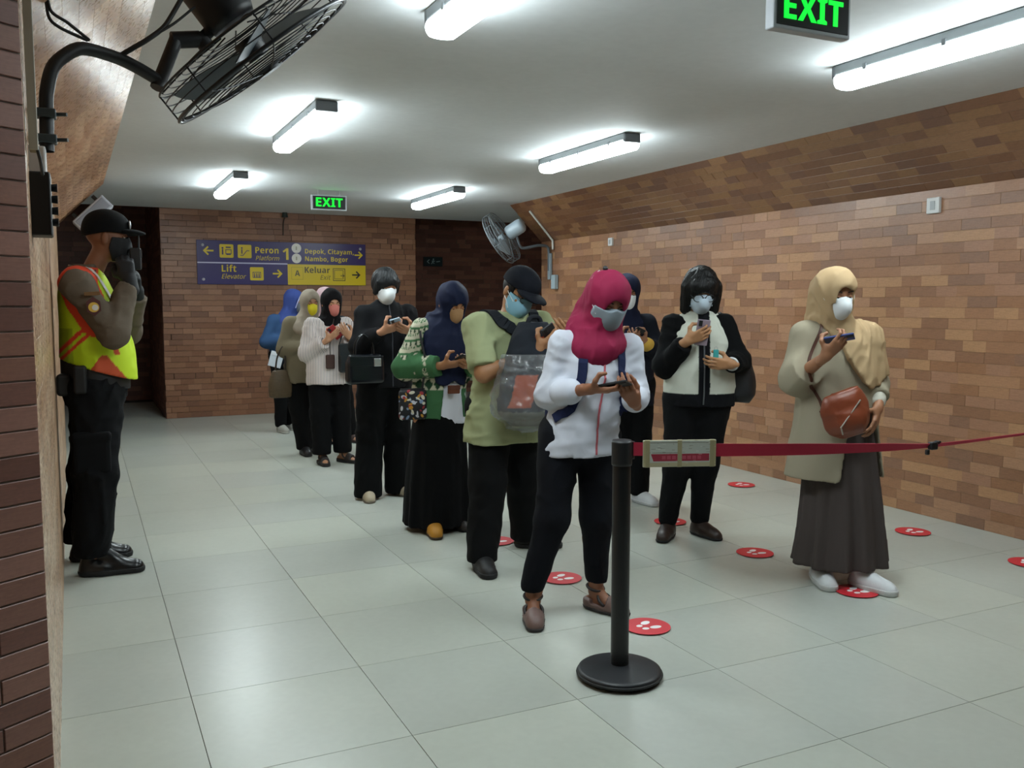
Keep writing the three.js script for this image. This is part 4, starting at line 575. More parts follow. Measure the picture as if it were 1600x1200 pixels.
// 3 — navy headscarf, green cardigan
{
  const p = person({ label: 'woman in navy headscarf, green and cream knitted cardigan and long black skirt', at: [1.96, -5.086], turn: 0, scale: 0.98, skin: 0x9c6a48,
    j: { hip: [-0.02, 0.8, 0], neck: [0.03, 1.27, 0], shR: [-0.125, 1.22, 0], shL: [0.18, 1.22, 0], elR: [-0.225, 0.99, 0], wrR: [-0.06, 1.01, 0.19], wrL: [0.13, 1.0, 0.2], knR: [-0.09, 0.43, 0.02], knL: [0.08, 0.43, 0], anR: [-0.1, 0.08, 0.13], anL: [0.07, 0.08, 0.03] },
    head: { c: [0.055, 1.375, 0.06], pitch: 30, yaw: 8, size: 0.98 }, toeR: [-0.25, 0.97], toeL: [0.1, 1],
    handR: { d: [0.8, 0.12, 0.5], n: [0, 0.75, -0.6], curl: [10, 60, 35], thumb: OVER }, handL: { d: [-0.75, 0.15, 0.45], n: [0, 0.75, -0.6], curl: [15, 50, 30], thumb: OVER } });
  const { R, L } = p;
  const f = folds(U(0.035, loft([[0.69, -0.01, 0, 0.17, 0.135], [0.85, -0.01, 0, 0.168, 0.13], [1.0, 0, 0, 0.165, 0.125], [1.14, 0.02, 0, 0.165, 0.112], [1.22, 0.027, 0, 0.14, 0.09], [1.27, 0.03, 0, 0.07, 0.06]]), p.sleeve(R, 0.068, 0.07, 0.058, 0.86), p.sleeve(L, 0.068, 0.068, 0.056, 0.86)), 0.006, 7, 6, 7, 2);
  const GREEN = 0x3f6a46, CREAM = 0xbfbca6, DK = 0x22402c;
  p.bind('cardigan', cut(f, (x, y, z) => Math.max(y - 0.9, Math.abs(x - 0.03) - 0.055 - (0.9 - y) * 0.12, 0.03 - z)), CL(0xffffff, { vertexColors: true }), { cell: 0.0065, color: (x, y, z) => {
    const arm = Math.min(cap(R.sh, R.el, 0.075)(x, y, z), cap(R.el, R.wr, 0.065)(x, y, z), cap(L.sh, L.el, 0.075)(x, y, z), cap(L.el, L.wr, 0.065)(x, y, z)) < 0;
    const dw = Math.hypot(...sub([x, y, z], R.wr)), dl = Math.hypot(...sub([x, y, z], L.wr)); if (dw < 0.1 || dl < 0.1) return GREEN;
    if (arm) { const v = y * 15 - (x + 0.2) * 4 + z * 3, b = v - Math.floor(v), u = (x * 1 + z) * 26 + Math.floor(v) * 0.5, a = Math.abs(u - Math.floor(u) - 0.5); return b < 0.34 ? (a < 0.25 - Math.abs(b - 0.17) ? DK : CREAM) : b < 0.52 ? GREEN : b < 0.8 ? CREAM : Math.abs(a - 0.25) < 0.14 ? GREEN : CREAM; }
    if (y > 0.86 && y < 0.93) { const u = x * 22, a = Math.abs(u - Math.floor(u) - 0.5); return a < 0.5 - Math.abs(y - 0.895) * 14 ? DK : CREAM; } return GREEN; } });
  p.bind('blouse', folds(loft([[0.655, 0.0, 0.002, 0.158, 0.13], [0.8, 0, 0, 0.155, 0.123], [0.95, 0, 0, 0.15, 0.118]]), 0.006, 9, 5, 9), M(0xd7dae6, 0.85));
  p.bind('skirt', folds(loft([[0.035, -0.035, 0.01, 0.2, 0.2], [0.3, -0.03, 0.01, 0.19, 0.175], [0.6, -0.015, 0, 0.168, 0.14], [0.82, 0, 0, 0.135, 0.11]], [9, 0.05, 0.0]), 0.006, 8, 2, 8), BLACK_CLOTH);
  p.hijab(CL(0x121a36, { roughness: 0.7 }), { w: 0.049, h: 0.068, cy: -0.022, k: 0.03, more: [folds(both(grow(U(0.03, loft([[0.6, -0.01, 0, 0.155, 0.13], [0.85, -0.01, 0, 0.16, 0.13], [1.0, 0, 0, 0.16, 0.125], [1.14, 0.02, 0, 0.16, 0.112], [1.22, 0.027, 0, 0.14, 0.09], [1.29, 0.03, 0, 0.075, 0.065]]), cap([0.03, 1.24, 0], [-0.05, 1.22, 0], 0.05), cap([0.03, 1.24, 0], [0.11, 1.22, 0], 0.05)), 0.02), (x, y, z) => Math.max((z > 0 ? 0.9 : 1.05) + 0.012 * Math.sin(x * 50) - y, Math.abs(x - 0.02) - 0.15 + 0.3 * Math.max(0, 1.1 - y))), 0.006, 9, 5, 9, 3)] });
  p.mask(M(0xa9825c, 0.85), { g: 0.009, label: 'tan face mask' });
  const mu = [M(0xb07a1e, 0.6), M(0x3a2a18, 0.7)]; p.shoe(R, [-0.25, 0.97], mu, { len: 0.235 }); p.shoe(L, [0.1, 1], [M(0x2a2320, 0.6), SOLE_K], { len: 0.235 });
  const tex = canvasTex(256, 256, (c, w) => { c.fillStyle = '#15171f'; c.fillRect(0, 0, w, w); const r = rng(31), col = ['#c9cbd6', '#c08a2c', '#a03038', '#7f95b5', '#d8d3c0']; for (let i = 0; i < 46; i++) { c.save(); c.translate(r() * w, r() * w); c.rotate(r() * 3); c.fillStyle = col[Math.floor(r() * 5)]; c.beginPath(); c.ellipse(0, 0, 6 + r() * 9, 10 + r() * 14, 0, 0, 7); c.fill(); c.restore(); } });
  const b = held(p, 'tote_pouch', 'dark pouch bag with colourful blob print at the hip of the woman in green cardigan', 'bag', [-0.215, 0.78, 0.1]);
  const bm = new THREE.MeshStandardMaterial({ map: tex, roughness: 0.7 }), bg = skin(U(0.02, boxf([0, 0, 0], [0.085, 0.09, 0.022], 0.02), ell([0, -0.02, 0], [0.07, 0.06, 0.04])), [-0.15, -0.15, -0.1], [0.15, 0.15, 0.1], 0.008); { const a = bg.attributes.uv.array; for (let i = 0; i < a.length; i++) a[i] = a[i] * 5 + 0.5; }
  part(b, 'bag_body', bg, bm); part(b, 'zip', rbox(0.15, 0.008, 0.012, 0.003, [0, 0.092, 0]), M(0x2a2a2e, 0.4)); part(b, 'strap', tube([[0.06, 0.09, 0], [0.07, 0.25, 0.03], [0.06, 0.4, -0.02], [0.085, 0.485, -0.1], [0.07, 0.4, -0.2]], 0.007, 24, 6), M(0x17181c, 0.7));
  const w = held(p, 'wallet', 'small brown leather wallet hanging below the hands of the woman in green cardigan', 'wallet', [0.02, 0.865, 0.165]); part(w, 'cover', rbox(0.075, 0.05, 0.018, 0.006), M(0x6b3a24, 0.55)); part(w, 'flap', rbox(0.076, 0.025, 0.004, 0.0015, [0, 0.012, 0.0105]), M(0x5c3020, 0.55));
  phone(p, p.hands.R, 'dark phone held low by the woman in green cardigan', { along: 0.1, n: [0.05, 0.85, -0.5], long: [0.3, 0.4, 0.8] });
}
// 4 — all in black with white mask and glossy handbag
{
  const p = person({ label: 'person all in black with dark fringe and white mask, a glossy handbag on the arm', at: [1.91, -6.096], turn: 3, scale: 1.03, skin: 0xa9785a, res: 1.15,
    j: { hip: [0.02, 0.85, 0], neck: [0.03, 1.365, 0], shR: [-0.13, 1.3, 0], shL: [0.195, 1.3, 0], elR: [-0.185, 1.08, 0.03], wrR: [-0.075, 1.185, 0.22], elL: [0.25, 1.08, 0.03], wrL: [0.13, 1.18, 0.23], knR: [-0.1, 0.46, 0], knL: [0.1, 0.46, 0], anR: [-0.13, 0.085, 0.03], anL: [0.115, 0.085, -0.02] },
    head: { c: [0.015, 1.495, 0.04], pitch: 18, yaw: 4, size: 1 }, toeR: [-0.25, 1], toeL: [0.25, 1],
    handR: { d: [0.85, 0.3, 0.3], n: [0, 0.6, -0.75], curl: [10, 60, 35], thumb: OVER }, handL: { d: [-0.8, 0.2, 0.3], n: [0, 0.6, -0.75], curl: [15, 55, 30], thumb: OVER } });
  const { R, L } = p, k = CL(0x0a0b0f, { roughness: 0.8 });
  const f = folds(U(0.035, loft([[0.79, 0.02, 0, 0.19, 0.14], [0.95, 0.02, 0, 0.18, 0.13], [1.1, 0.025, 0, 0.178, 0.125], [1.22, 0.03, 0, 0.17, 0.11], [1.3, 0.03, 0, 0.14, 0.085], [1.4, 0.03, 0.005, 0.062, 0.06]]), p.sleeve(R, 0.068, 0.064, 0.045, 0.9), p.sleeve(L, 0.068, 0.064, 0.045, 0.9)), 0.007, 8, 6, 8, 6);
  p.bind('jacket', f, k); part(p.t, 'zip', ribbonOn(f, [[0.03, 1.37, 0.1], [0.03, 1.2, 0.14], [0.025, 0.8, 0.16]], 0.008, 0.002, 0.001), M(0x2c2f36, 0.4));
  p.bind('trousers', p.trousers([0.118, 0.092, 0.092], { hem: -0.04, w: 0.185, d: 0.135, fold: 0.008 }), BLACK_CLOTH);
  p.mask(WHITE_MASK, { g: 0.009, puff: 0.045, low: 0.01, side: 0.08, loops: LOOPS });
  p.bind('hair', p.inHead(cut(folds(U(0.02, cranium(0.016), ell([0, 0.0, -0.05], [0.075, 0.085, 0.065]), cap([-0.07, 0.04, 0.04], [-0.078, -0.04, 0.02], 0.018), cap([0.07, 0.04, 0.04], [0.078, -0.03, 0.02], 0.016)), 0.004, 26, 5, 26), ell([0.008, -0.03, 0.1], [0.056, 0.062, 0.075]), 0.008)), HAIR(0x14171a), { ...p.headBox(0.18), cell: 0.005 });
  const cr = [M(0xa79a84, 0.6), M(0x6b6154, 0.7)]; p.shoe(R, [-0.25, 1], cr, { len: 0.24 }); p.shoe(L, [0.25, 1], cr, { len: 0.24 });
  const b = held(p, 'handbag', 'glossy black handbag with silver clasp hanging from a bent arm in black', 'handbag', [-0.185, 0.93, 0.16]), gl = M(0x15181d, 0.22);
  part(b, 'bag_body', skin(U(0.03, boxf([0, -0.02, 0], [0.135, 0.085, 0.04], 0.03), boxf([0, 0.07, 0], [0.12, 0.03, 0.02], 0.02)), [-0.2, -0.2, -0.1], [0.2, 0.2, 0.1], 0.009), gl);
  part(b, 'flap', rbox(0.24, 0.07, 0.012, 0.005, [0, 0.055, 0.036]), gl); part(b, 'clasp', rbox(0.05, 0.055, 0.012, 0.004, [0.075, 0.045, 0.046]), M(0xd8d8da, 0.2, { metalness: 0.8 })); for (const z of [-0.02, 0.02]) part(b, 'handle', tube([[-0.07, 0.1, z], [-0.06, 0.18, z * 0.8], [-0.01, 0.235, z * 0.4], [0.05, 0.18, z * 0.8], [0.06, 0.1, z]], 0.006, 24, 6), gl);
  phone(p, p.hands.R, 'pale blue phone held in both hands by the person all in black', { color: 0x9fb4c8, along: 0.1, n: [0.0, 0.8, -0.55] });
}
// 5 — black headscarf, pink mask, striped blouse
{
  const p = person({ label: 'woman in black headscarf, pink mask and white pinstriped blouse holding a red phone', at: [1.915, -7.628], turn: 0, scale: 0.97, skin: 0xb18263, res: 1.3,
    j: { hip: [0, 0.79, 0], neck: [0.01, 1.25, 0], shR: [-0.15, 1.19, 0], shL: [0.155, 1.19, 0], elR: [-0.2, 0.955, 0.02], wrR: [-0.06, 1.07, 0.2], elL: [0.2, 0.97, 0.03], wrL: [0.12, 1.09, 0.22], knR: [-0.09, 0.43, 0.02], knL: [0.09, 0.43, 0], anR: [-0.09, 0.085, 0.05], anL: [0.1, 0.085, 0.02] },
    head: { c: [0.02, 1.375, 0.04], pitch: 14, yaw: 6, size: 0.98 }, toeR: [0.0, 1], toeL: [0.5, 0.85],
    handR: { d: [0.7, 0.6, 0.35], n: [0, 0.5, -0.8], curl: [10, 60, 35], thumb: OVER }, handL: { d: [-0.5, 0.6, 0.3], n: [0, 0.5, -0.8], curl: [20, 50, 30], thumb: OVER } });
  const { R, L } = p;
  const str = dataTexture(64, 8, (x) => { const k = x % 32; return k < 4 ? [0.42, 0.4, 0.42] : k > 15 && k < 19 ? [0.6, 0.52, 0.5] : [0.82, 0.79, 0.78]; }, true); str.repeat.set(18, 18);
  const f = folds(U(0.035, loft([[0.69, 0, 0, 0.2, 0.15], [0.85, 0, 0, 0.19, 0.145], [1.0, 0, 0, 0.17, 0.13], [1.12, 0.005, 0, 0.168, 0.115], [1.19, 0.01, 0, 0.14, 0.09], [1.25, 0.01, 0, 0.07, 0.06]]), p.sleeve(R, 0.066, 0.064, 0.05, 0.8), p.sleeve(L, 0.066, 0.062, 0.05, 0.8)), 0.008, 7, 6, 7, 8);
  p.bind('blouse', f, M(0xffffff, 0.88, { map: str }));
  p.bind('trousers', p.trousers([0.098, 0.082, 0.078], { hem: 0.03, w: 0.17, d: 0.13 }), BLACK_CLOTH);
  p.hijab(CL(0x0f0d10), { w: 0.051, h: 0.075, cape: [[1.13, 0.02, 0.05, 0.06, 0.045], [1.18, 0.015, 0.03, 0.1, 0.07], [1.24, 0.01, 0.005, 0.1, 0.08]] });
  p.mask(M(0xc4746a, 0.85), { label: 'salmon pink face mask' });
  const open = (F) => (x, y, z) => { const a = (x - F.A[0]) * F.d[0] + (z - F.A[2]) * F.d[2]; return Math.abs(a - 0.09) < 0.028 ? -1 : y - 0.03; };
  for (const [q, d] of [[R, [0, 1]], [L, [0.5, 0.85]]]) p.shoe(q, d, [M(0x1c1513, 0.55), SOLE_K], { upper: open, straps: [[0.035, 0.06, 0.036, 0.9]] });
  const b = held(p, 'shoulder_bag', 'dark teal shoulder bag in front of the pinstriped blouse', 'bag', [0.1, 0.925, 0.2]), m = M(0x151c20, 0.4);
  part(b, 'bag_body', skin(boxf([0, -0.01, 0], [0.07, 0.125, 0.035], 0.025), [-0.12, -0.18, -0.08], [0.12, 0.18, 0.08], 0.009), m); part(b, 'flap', rbox(0.135, 0.1, 0.014, 0.005, [0, 0.06, 0.032]), m); part(b, 'strap', tube([[-0.06, 0.11, 0], [-0.03, 0.2, 0.0], [0.01, 0.28, -0.01], [0.05, 0.2, -0.01], [0.06, 0.11, 0]], 0.006, 20, 6), m);
  const w = held(p, 'pouch', 'small dark brown pouch hanging on the pinstriped blouse', 'pouch', [-0.03, 0.885, 0.158]); part(w, 'pouch_body', rbox(0.075, 0.12, 0.025, 0.01), M(0x3c241d, 0.6)); part(w, 'cord', tube([[0, 0.06, 0], [0.0, 0.14, 0.0], [0.03, 0.3, -0.02], [0.05, 0.36, -0.05]], 0.004, 16, 6), M(0x2a1a16, 0.6));
  phone(p, p.hands.R, 'red phone held by the woman in pinstriped blouse', { color: 0xa02026, along: 0.09, n: [0, 0.5, -0.85] });
}
// 6 — taupe headscarf, yellow mask
{
  const p = person({ label: 'woman in taupe headscarf, bright yellow mask and olive grey jacket', at: [1.81, -8.2], turn: 0, scale: 0.97, skin: 0x9b6d50, res: 1.4,
    j: { hip: [0.03, 0.79, 0], neck: [0.05, 1.25, 0], shR: [-0.105, 1.19, 0], shL: [0.2, 1.19, 0], elR: [-0.165, 0.965, 0.02], wrR: [-0.0, 0.985, 0.17], wrL: [0.13, 0.99, 0.18], knR: [-0.05, 0.43, 0.02], knL: [0.1, 0.43, 0], anR: [-0.01, 0.085, 0.06], anL: [0.11, 0.085, -0.02] },
    head: { c: [0.075, 1.375, 0.04], pitch: 10, yaw: 4, size: 0.98 }, toeR: [0, 1], toeL: [0.2, 1], handR: { d: [0.85, 0.0, 0.4], n: [0, 0.5, -0.8], curl: SOFT }, handL: { d: [-0.8, 0, 0.4], n: [0, 0.5, -0.8], curl: SOFT } });
  const { R, L } = p, f = folds(U(0.035, loft([[0.66, 0.03, 0, 0.195, 0.15], [0.85, 0.03, 0, 0.185, 0.145], [1.0, 0.04, 0, 0.168, 0.13], [1.12, 0.045, 0, 0.165, 0.115], [1.19, 0.05, 0, 0.14, 0.09], [1.25, 0.05, 0, 0.07, 0.06]]), p.sleeve(R, 0.066, 0.062, 0.05, 0.9), p.sleeve(L, 0.066, 0.062, 0.05, 0.9)), 0.008, 7, 5, 7, 9);
  p.bind('jacket', f, CL(0x6e6653)); part(p.t, 'inner_panel', ribbonOn(f, [[0.07, 1.13, 0.15], [0.075, 1.0, 0.16], [0.07, 0.93, 0.17]], 0.09, 0.004, 0.001), CL(0x26323a));
  p.bind('trousers', p.trousers([0.092, 0.076, 0.07], { hem: -0.01, w: 0.165 }), BLACK_CLOTH);
  p.hijab(CL(0x8a8072), { w: 0.05, h: 0.074, cape: [[1.06, 0.03, 0.06, 0.05, 0.05], [1.12, 0.04, 0.04, 0.13, 0.1], [1.19, 0.05, 0.01, 0.16, 0.1], [1.25, 0.05, 0, 0.1, 0.08]] });
  p.mask(M(0xd0c01e, 0.8), { label: 'bright yellow face mask' });
  for (const [q, d] of [[R, [0, 1]], [L, [0.2, 1]]]) p.shoe(q, d, [SHOE_K, SOLE_K]);
  const b = held(p, 'handbag', 'brown patterned handbag hanging beside the olive grey jacket', 'handbag', [-0.215, 0.655, 0.06]), m = M(0x54452f, 0.6, { map: grainTex });
  part(b, 'bag_body', skin(loft([[-0.125, 0, 0, 0.1, 0.05], [0, 0, 0, 0.105, 0.05], [0.1, 0, 0, 0.075, 0.03], [0.125, 0, 0, 0.06, 0.02]]), [-0.15, -0.15, -0.1], [0.15, 0.16, 0.1], 0.012), m); part(b, 'handle', tube([[-0.04, 0.11, 0], [-0.02, 0.24, 0], [0.03, 0.34, 0.02], [0.05, 0.24, 0], [0.045, 0.11, 0]], 0.008, 20, 6), M(0x2a211a, 0.6));
}
// 7 — half hidden behind the others
{
  const p = person({ label: 'person in pale pink headscarf almost hidden behind the woman in pinstriped blouse', at: [2.28, -8.75], turn: 0, scale: 0.98, skin: 0x9b6d50, res: 1.6, eyes: false,
    j: { hip: [-0.05, 0.8, 0], neck: [-0.1, 1.26, 0], shR: [-0.25, 1.2, 0], shL: [0.05, 1.2, 0], wrR: [-0.17, 1.0, 0.18], wrL: [0.0, 1.0, 0.18], knR: [-0.1, 0.44, 0], knL: [0.06, 0.44, 0.02], anR: [-0.1, 0.085, 0], anL: [0.1, 0.085, 0.04] }, head: { c: [-0.12, 1.405, 0.04], pitch: 15, yaw: 0 }, toeR: [0, 1], toeL: [0.3, 1], handR: { d: [0.8, 0, 0.4], n: [0, 0.5, -0.8] }, handL: { d: [-0.8, 0, 0.4], n: [0, 0.5, -0.8] } });
  const { R, L } = p; p.bind('jacket', folds(U(0.035, loft([[0.7, -0.05, 0, 0.16, 0.12], [1.0, -0.08, 0, 0.155, 0.12], [1.2, -0.1, 0, 0.13, 0.09], [1.26, -0.1, 0, 0.07, 0.06]]), p.sleeve(R, 0.06, 0.055, 0.045, 0.9), p.sleeve(L, 0.06, 0.055, 0.045, 0.9)), 0.007, 7, 5), CL(0x22242a));
  p.bind('trousers', p.trousers([0.1, 0.08, 0.075], { hem: 0.0, w: 0.165 }), BLACK_CLOTH); p.hijab(CL(0xa98f93), { cape: [[1.1, -0.1, 0.03, 0.12, 0.1], [1.18, -0.1, 0.01, 0.14, 0.1], [1.25, -0.1, 0, 0.09, 0.08]] });
  p.mask(WHITE_MASK); const open = (F) => (x, y, z) => { const a = (x - F.A[0]) * F.d[0] + (z - F.A[2]) * F.d[2]; return Math.abs(a - 0.08) < 0.03 ? -1 : y - 0.03; };
  p.shoe(R, [0, 1], [M(0x3a2620, 0.5), SOLE_K], { upper: open }); p.shoe(L, [0.3, 1], [M(0x3a2620, 0.5), SOLE_K], { upper: open });
}
// 8 — blue headscarf and denim jacket, last in view
{
  const p = person({ label: 'person in blue headscarf and blue denim jacket, farthest back in the queue', at: [1.91, -9.724], turn: 15, scale: 1, skin: 0x9b6d50, res: 1.6,
    j: { hip: [0.06, 0.81, 0], neck: [0.1, 1.27, 0], shR: [-0.065, 1.2, 0], shL: [0.25, 1.2, 0], elR: [-0.15, 0.97, 0.0], wrR: [0.01, 0.99, 0.17], wrL: [0.16, 0.99, 0.18], knR: [-0.01, 0.44, 0.02], knL: [0.12, 0.44, 0], anR: [-0.02, 0.085, 0.03], anL: [0.13, 0.085, -0.05] }, head: { c: [0.15, 1.4, 0.05], pitch: 18, yaw: 32 }, toeR: [-0.1, 1], toeL: [0.2, 1], handR: { d: [0.8, 0, 0.4], n: [0, 0.5, -0.8] }, handL: { d: [-0.8, 0, 0.4], n: [0, 0.5, -0.8] } });
  const { R, L } = p; p.bind('jacket', folds(U(0.035, loft([[0.86, 0.06, 0, 0.17, 0.13], [1.0, 0.08, 0, 0.172, 0.13], [1.12, 0.09, 0, 0.17, 0.115], [1.2, 0.1, 0, 0.14, 0.09], [1.27, 0.1, 0, 0.07, 0.06]]), p.sleeve(R, 0.068, 0.065, 0.05, 0.9), p.sleeve(L, 0.068, 0.065, 0.05, 0.9)), 0.008, 7, 5), CL(0x2f4a6e));
  p.bind('shirt', loft([[0.7, 0.06, 0, 0.165, 0.125], [0.88, 0.06, 0, 0.165, 0.125], [1.0, 0.07, 0, 0.15, 0.11]]), CL(0x10131c)); p.bind('trousers', p.trousers([0.095, 0.07, 0.062], { hem: 0.0, w: 0.165 }), BLACK_CLOTH);
  p.hijab(CL(0x35457f), { w: 0.052, h: 0.074, cape: [[1.12, 0.08, 0.03, 0.1, 0.08], [1.2, 0.1, 0.01, 0.15, 0.1], [1.27, 0.1, 0, 0.09, 0.08]] }); part(p.t, 'scarf_band', tube([[0.058, -0.05, 0.075], [0.062, 0.02, 0.085], [0.04, 0.075, 0.082], [0, 0.09, 0.085], [-0.04, 0.075, 0.082], [-0.062, 0.02, 0.085], [-0.058, -0.05, 0.075]].map((a) => p.headPoint(a)), 0.007, 24, 6), M(0x9aa0c8, 0.8));
  p.mask(M(0x6a7078, 0.85)); p.shoe(R, [-0.1, 1], [M(0xa3a29a, 0.7), SOLE_W]); p.shoe(L, [0.2, 1], [M(0xa3a29a, 0.7), SOLE_W]);
  const b = held(p, 'document_folder', 'white folded paper bag hanging beside the person in blue denim jacket', 'paper bag', [-0.13, 0.79, 0.17]); b.rotation.z = -0.3; part(b, 'sheet', rbox(0.14, 0.16, 0.02, 0.004), M(0xc3ccd6, 0.8)); part(b, 'fold', rbox(0.138, 0.04, 0.006, 0.002, [0, 0.058, 0.012]), M(0xd2d8de, 0.8));
}
// 9 — beige headscarf and long coat, right
{
  const p = person({ label: 'woman in beige headscarf, long greige coat and dark skirt, standing at the right', at: [3.35, -3.243], turn: -15, scale: 0.99, skin: 0x9a6a4c,
    j: { hip: [0.0, 0.8, 0], neck: [-0.055, 1.275, 0], shR: [-0.205, 1.22, 0], shL: [0.105, 1.2, 0], elR: [-0.255, 1.015, 0.03], wrR: [-0.215, 1.13, 0.215], elL: [0.175, 0.975, 0.01], wrL: [0.11, 0.875, 0.14], knR: [-0.07, 0.43, 0.02], knL: [0.09, 0.43, 0.02], anR: [-0.085, 0.085, 0.0], anL: [0.06, 0.085, 0.13] },
    head: { c: [-0.08, 1.415, 0.045], pitch: 14, yaw: 2, roll: 2, size: 1 }, toeR: [-0.25, 1], toeL: [0.35, 0.93],
    handR: { d: [0.5, 0.7, 0.42], n: [0.15, 0.45, -0.85], curl: [10, 65, 35], thumb: OVER }, handL: { d: [-0.35, -0.75, 0.35], n: [-0.6, 0.1, -0.75], curl: [15, 25, 20] } });
  const { R, L } = p, coat = CL(0x9c937f);
  const body = loft([[0.53, -0.03, 0, 0.245, 0.17], [0.75, -0.025, 0, 0.215, 0.152], [0.95, -0.03, 0, 0.195, 0.138], [1.1, -0.045, 0, 0.18, 0.122], [1.2, -0.05, 0, 0.155, 0.092], [1.27, -0.055, 0, 0.07, 0.06]]);
  const f = folds(U(0.035, body, p.sleeve(R, 0.068, 0.075, 0.078, 0.4), p.sleeve(L, 0.07, 0.058, 0.05, 0.55)), 0.007, 6, 3, 6, 4);
  p.bind('coat', cut(f, (x, y, z) => Math.max(y - 0.86, -0.09 + (y - 0.53) * 0.2 - x, x - 0.13 - (0.86 - y) * 0.12, 0.02 - z)), coat);
  p.bind('inner_sleeve', cap(mix(L.el, L.wr, 0.45), mix(L.el, L.wr, 0.72), 0.045, 0.04), M(0xb9b5a8, 0.85), { lo: L.el.map((x) => x - 0.2), hi: L.el.map((x) => x + 0.2), cell: 0.008 });
  p.bind('skirt', folds(loft([[0.09, 0.02, 0.0, 0.225, 0.2], [0.35, 0.02, 0, 0.195, 0.175], [0.65, 0.005, 0, 0.172, 0.142], [0.9, -0.01, 0, 0.15, 0.12]], [11, 0.075, 0.01]), 0.005, 9, 2, 9), CL(0x4b4341));
  p.hijab(CL(0xb39874, { roughness: 0.75 }), { w: 0.052, h: 0.08, k: 0.025, more: [folds(both(grow(U(0.03, body, p.sleeve(R, 0.068, 0.07, 0.07, -0.3), p.sleeve(L, 0.07, 0.06, 0.055, -0.25)), 0.02), (x, y, z) => { const w = 0.012 * Math.sin(x * 60) + 0.01 * Math.sin(x * 23 + 1); return z > -0.02 ? Math.max(Math.max(x < 0.03 ? 1.31 - (x + 0.15) * 1.8 : 0.985, 0.985) + w - y, x - 0.2) * 0.6 : Math.max(1.17 + w - y, -0.16 - x); }), 0.006, 9, 5, 9, 7), p.inHead(cap([0, 0.0, -0.06], [-0.01, -0.13, -0.075], 0.08, 0.07)), cap([-0.08, 1.3, -0.03], [-0.14, 1.22, -0.03], 0.065, 0.055)], fold: 0.008 });
  p.mask(WHITE_MASK, { g: 0.012, puff: 0.048, low: 0.008, side: 0.062, top: 0.002, back: 0.03, loops: [[0.055, -0.03, 0.062], [0.078, -0.01, 0.045], [0.088, 0.02, 0.02]] });
  const wh = [M(0xd5d8db, 0.6), M(0xc7c9c9, 0.7)]; p.shoe(R, [-0.25, 1], wh, { w: 0.047, len: 0.26, laces: M(0xe3e5e8, 0.7), sole: 0.03 }); p.shoe(L, [0.35, 0.93], wh, { w: 0.047, len: 0.26, laces: M(0xe3e5e8, 0.7), sole: 0.03 });
  const b = held(p, 'shoulder_bag', 'rust brown leather shoulder bag on the greige coat', 'bag', [-0.1, 0.855, 0.205]), lt = M(0x7a3a22, 0.42, { bumpMap: scuffTex, bumpScale: 0.002 }), turn = (g) => g.scale(0.88, 0.88, 0.88).rotateZ(0.3), strap = M(0x4a2a1d, 0.5);
  part(b, 'bag_body', turn(skin(folds(U(0.03, loft([[-0.115, 0.01, 0, 0.07, 0.035], [-0.07, 0.0, 0, 0.115, 0.055], [0.03, 0, 0, 0.135, 0.055], [0.1, 0, 0, 0.11, 0.04], [0.125, 0, 0, 0.09, 0.02]]), ell([0, -0.03, 0.03], [0.09, 0.06, 0.045])), 0.004, 9, 7), [-0.2, -0.18, -0.12], [0.2, 0.18, 0.12], 0.0075)), lt);
  part(b, 'zip', turn(bar([-0.085, -0.035, 0.079], [0.075, 0.065, 0.054], 0.004)), M(0xb9b4aa, 0.3, { metalness: 0.7 })); part(b, 'zip_pull', turn(rbox(0.008, 0.035, 0.004, 0.0015, [-0.085, -0.055, 0.084])), M(0xb9b4aa, 0.3, { metalness: 0.7 }));
  const at = (q) => sub(q, [-0.1, 0.855, 0.205]), fb = (x, y, z) => f(x - 0.1, y + 0.855, z + 0.205);
  part(b, 'strap', ribbonOn(fb, [[-0.2, 0.86, 0.19], [-0.225, 0.95, 0.14], [-0.25, 1.05, 0.11], [-0.19, 1.2, 0.1], [-0.12, 1.28, 0.0], [-0.1, 1.2, -0.12]].map(at), 0.014, 0.006, 0.002, { n: 40 }), strap); part(b, 'strap', ribbonOn(fb, [[0.0, 0.9, 0.2], [0.1, 0.86, 0.15], [0.2, 0.82, 0.0]].map(at), 0.014, 0.006, 0.002), strap);
  phone(p, p.hands.R, 'blue edged phone raised to the face of the woman in beige headscarf', { color: 0x34427c, w: 0.066, l: 0.132, along: 0.1, off: 0.02, n: [0.1, 0.88, -0.45], long: [0.8, 0.25, 0.5] });
}
